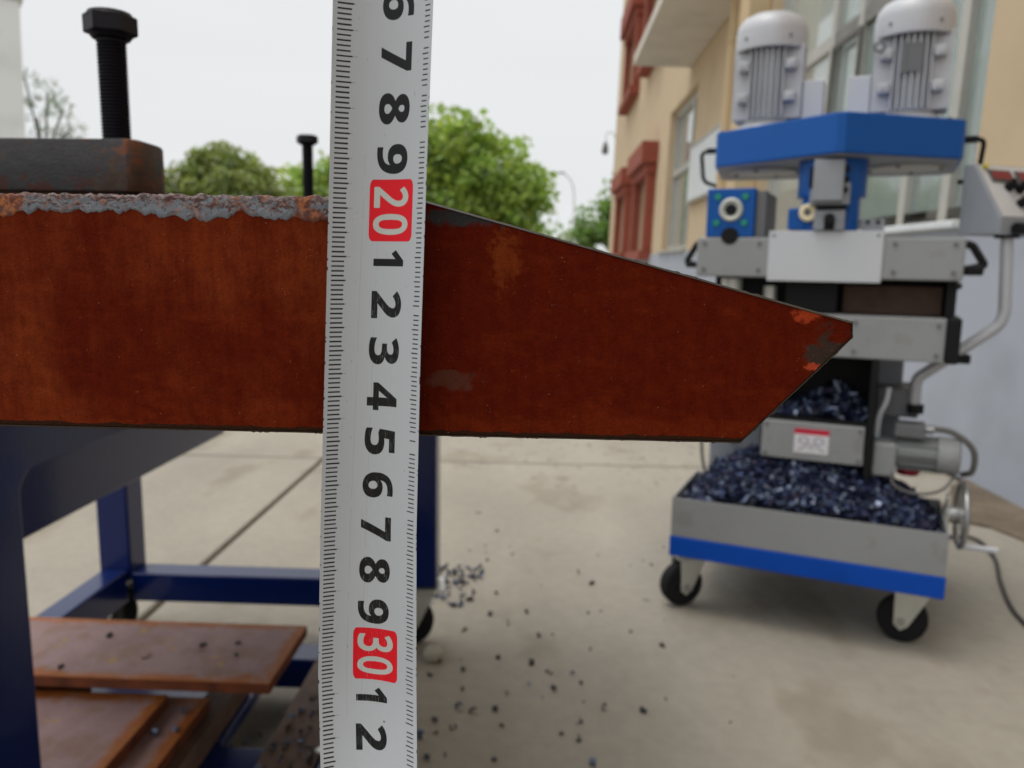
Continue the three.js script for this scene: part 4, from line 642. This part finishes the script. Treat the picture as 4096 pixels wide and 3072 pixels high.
// swarf heap in the tray
const heapY = (x, z) => { const e = Math.min(1, Math.max(0, Math.min(x - 0.004, 0.518 - x) / 0.06)), f = clamp((-0.004 - z) / 0.05), bk = clamp((z + 0.246) / 0.04); return 0.226 + 0.018 * e + (0.078 * Math.exp(-(((x - 0.17) / 0.15) ** 2) - ((z + 0.16) / 0.09) ** 2) + 0.056 * Math.exp(-(((x - 0.34) / 0.15) ** 2) - ((z + 0.16) / 0.09) ** 2)) * e + 0.012 * (fbm(x * 22, z * 22, 801, 3) - 0.5) + 0.012 * f * e; };
{
  const r = rng(31), g = new THREE.PlaneGeometry(0.514, 0.242, 60, 30).rotateX(-Math.PI / 2).translate(0.261, 0, -0.125), p = g.attributes.position;
  for (let i = 0; i < p.count; i++) p.setY(i, heapY(p.getX(i), p.getZ(i)) - 0.006);
  g.computeVertexNormals();
  const s = scatter('metal_chips', 'heap of curled blue black metal chips filling the chip tray', 'metal chips', 6800, 55, (q) => { const x = 0.012 + 0.494 * q(), z = -0.234 + 0.204 * q(); return toWorld(x, heapY(x, z) + (q() - 0.3) * 0.012, z); }, 0.82);
  const bed = new THREE.Mesh(g, plain(0.006, 0.008, 0.018, 0.7, 0.2)); bed.name = 'chip_bed'; bed.position.set(...MO); bed.rotation.y = MT; bed.castShadow = bed.receiveShadow = true; s.add(bed);
  scatter('metal_chips', 'curled dark chips caught inside the black tower of the machine', 'metal chips', 700, 56, (q) => { const x = 0.19 + 0.17 * q(), z = -0.255 + 0.13 * q(); const top = 0.445 + 0.055 * Math.exp(-(((x - 0.30) / 0.06) ** 2)) * clamp((-z - 0.11) / 0.1); return toWorld(x, 0.438 + (top - 0.438) * q(), z); }, 0.85);
  scatter('metal_chips', 'small cluster of chips on the concrete right of the blue bench leg', 'metal chips', 120, 57, (q) => { const a = q() * 6.28, d = Math.sqrt(q()) * 1.35, two = q() < 0.6; return new THREE.Vector3((two ? -0.195 : -0.20) + d * Math.cos(a) * (two ? 0.05 : 0.045), 0.003 + 0.003 * q(), (two ? -1.845 : -1.72) + d * Math.sin(a) * 0.05); }, 0.62);
}
// loose chips, each a thing
{
  const r = rng(91), cm = [[0.10, 0.12, 0.17], [0.05, 0.05, 0.055], [0.16, 0.19, 0.27], [0.07, 0.062, 0.055]].map((c) => plain(...c, 0.38, 0.7));
  const src = [chipGeo(0.0062, 0.0052, 3.4, 0.0006), chipGeo(0.0085, 0.0058, 2.1, 0.0007), chipGeo(0.0050, 0.0048, 4.4, 0.0006)];
  function chip(x, y, z, label, group, s, k) { k = k ?? Math.floor(r() * 4); const sh = Math.floor(r() * 3), o = new THREE.Mesh(src[sh], cm[k]); label = ['blue grey', 'black', 'pale blue', 'brown'][k] + ' ' + ['half ring', 'open arc', 'tight curl'][sh] + ' chip, ' + (s > 0.85 ? 'large, ' : s < 0.5 ? 'tiny, ' : '') + label; group = label; o.name = numbered('metal_chip'); o.position.set(x, y + 0.0035 * s, z); o.rotation.set(r() * 6.28, r() * 6.28, r() * 6.28); o.scale.set(s, s, s * (1 + r())); o.castShadow = o.receiveShadow = true; scene.add(o); tag(o, label, 'metal chip', group); }
  const floor = [[0.003, -1.531], [0.104, -1.482], [0.179, -1.514], [0.244, -1.498], [-0.075, -1.431], [0.023, -1.385], [0.065, -1.384], [0.03, -1.326], [-0.014, -1.342], [-0.052, -1.306], [-0.069, -1.255], [-0.13, -1.256], [-0.104, -1.239], [-0.058, -1.203], [-0.134, -1.196], [-0.042, -1.162], [-0.062, -1.122], [-0.138, -1.123], [-0.165, -1.111], [0.042, -1.189], [0.072, -1.223], [0.067, -1.177], [0.088, -1.117], [0.121, -1.266], [0.182, -1.267], [-0.137, -1.377], [-0.15, -1.54], [-0.187, -2.317], [-0.12, -2.163], [-0.132, -1.94], [-0.068, -1.977], [0.144, -1.994], [0.125, -1.807], [0.091, -1.868], [0.283, -1.937], [0.242, -1.724], [0.267, -1.62], [-0.181, -1.172], [-0.16, -1.179], [-0.167, -1.214], [-0.184, -1.409], [-0.195, -1.362], [-0.131, -1.316], [0.079, -1.343], [-0.012, -1.417], [-0.025, -1.638], [-0.065, -1.582], [-0.102, -1.622], [-0.096, -1.731]];
  for (const [x, z] of floor) chip(x, 0, z, (z < -1.75 ? 'far out level with the machine' : x < -0.12 ? 'beside the right bench caster' : x > 0.13 ? 'before the left machine caster' : z < -1.35 ? 'on open concrete midway to the machine' : 'on concrete near the lower tape end'), '', 0.6 + 0.5 * r(), r() < 0.6 ? 1 : undefined);
  for (let i = 0; i < 20; i++) { const x = mix(-0.2, 0.5, r()), z = mix(-2.3, -1.1, r()); chip(x, 0, z, (z < -1.75 ? 'far out level with the machine' : x < -0.12 ? 'beside the right bench caster' : x > 0.13 ? 'before the left machine caster' : z < -1.35 ? 'on open concrete midway to the machine' : 'on concrete near the lower tape end'), '', 0.3 + 0.35 * r()); }
  for (const [x, z] of [[-0.626, -1.077], [-0.547, -1.023], [-0.476, -1.053], [-0.433, -1.063], [-0.419, -1.029], [-0.641, -0.985]]) chip(x, 0.200, z, 'lying on the topmost rusty flat', '', 0.8, 1);
  for (const [x, z] of [[-0.466, -0.979], [-0.466, -0.933], [-0.485, -0.925]]) chip(x, 0.1465, z, 'on the lowest rusty flat of the pile', '', 1.0, 2);
  for (const [x, z] of [[-0.334, -1.101], [-0.339, -1.062], [-0.319, -1.055], [-0.325, -1.006], [-0.348, -0.972], [-0.336, -0.976], [-0.296, -0.96], [-0.318, -0.96], [-0.293, -0.946], [-0.327, -0.943], [-0.35, -1.047]]) chip(x, 0.1005, z, 'on the brown strip beside the tape', '', 0.9);
  for (let i = 0; i < 14; i++) chip(mix(-0.357, -0.292, r()), 0.1005, mix(-1.12, -0.91, r()), 'on the brown strip beside the tape', '', 0.6 + 0.6 * r());
  for (const [x, z] of [[-0.485, -1.194], [-0.452, -1.137], [-0.472, -1.119], [-0.423, -1.106], [-0.44, -1.155], [-0.444, -1.078], [-0.41, -1.02], [-0.40, -1.06], [-0.405, -1.13], [-0.43, -1.05]]) chip(x, 0, z, 'on concrete seen through the bench shelf', '', 0.9);
}
{
  const g = new THREE.IcosahedronGeometry(0.018, 4), p = g.attributes.position; for (let i = 0; i < p.count; i++) { const k = 0.8 + 0.5 * fbm(p.getX(i) * 140 + 9, p.getY(i) * 140 + p.getZ(i) * 90, 901, 3); p.setXYZ(i, p.getX(i) * k, p.getY(i) * k * 0.8, p.getZ(i) * k); }
  const h = mergeVertices(g); h.deleteAttribute('normal'); h.computeVertexNormals(); const o = obj('crumpled_scrap', h.translate(-0.196, 0.0135, -1.42), plain(0.45, 0.42, 0.35, 0.9)); tag(o, 'small pale crumpled scrap on the concrete beside the right bench caster', 'scrap');
}
{ // power cable running from the machine to the right edge
  const c = thing('power_cable', 'dark power cable running from the machine along the concrete to the right edge', 'cable');
  obj('cord', tube([[0.735, 0.20, -1.86], [0.86, 0.05, -1.95], [1.02, 0.010, -2.15], [1.20, 0.009, -2.20], [1.19, 0.008, -2.06], [1.115, 0.005, -1.889], [1.061, 0.005, -1.753], [1.038, 0.005, -1.658], [1.03, 0.005, -1.5], [1.06, 0.005, -1.2]], 0.0046, 120, 10), M.cable, c);
}
scene.traverse((o) => { if (o.isMesh) { o.castShadow = true; o.receiveShadow = true; } });
renderer.render(scene, camera);
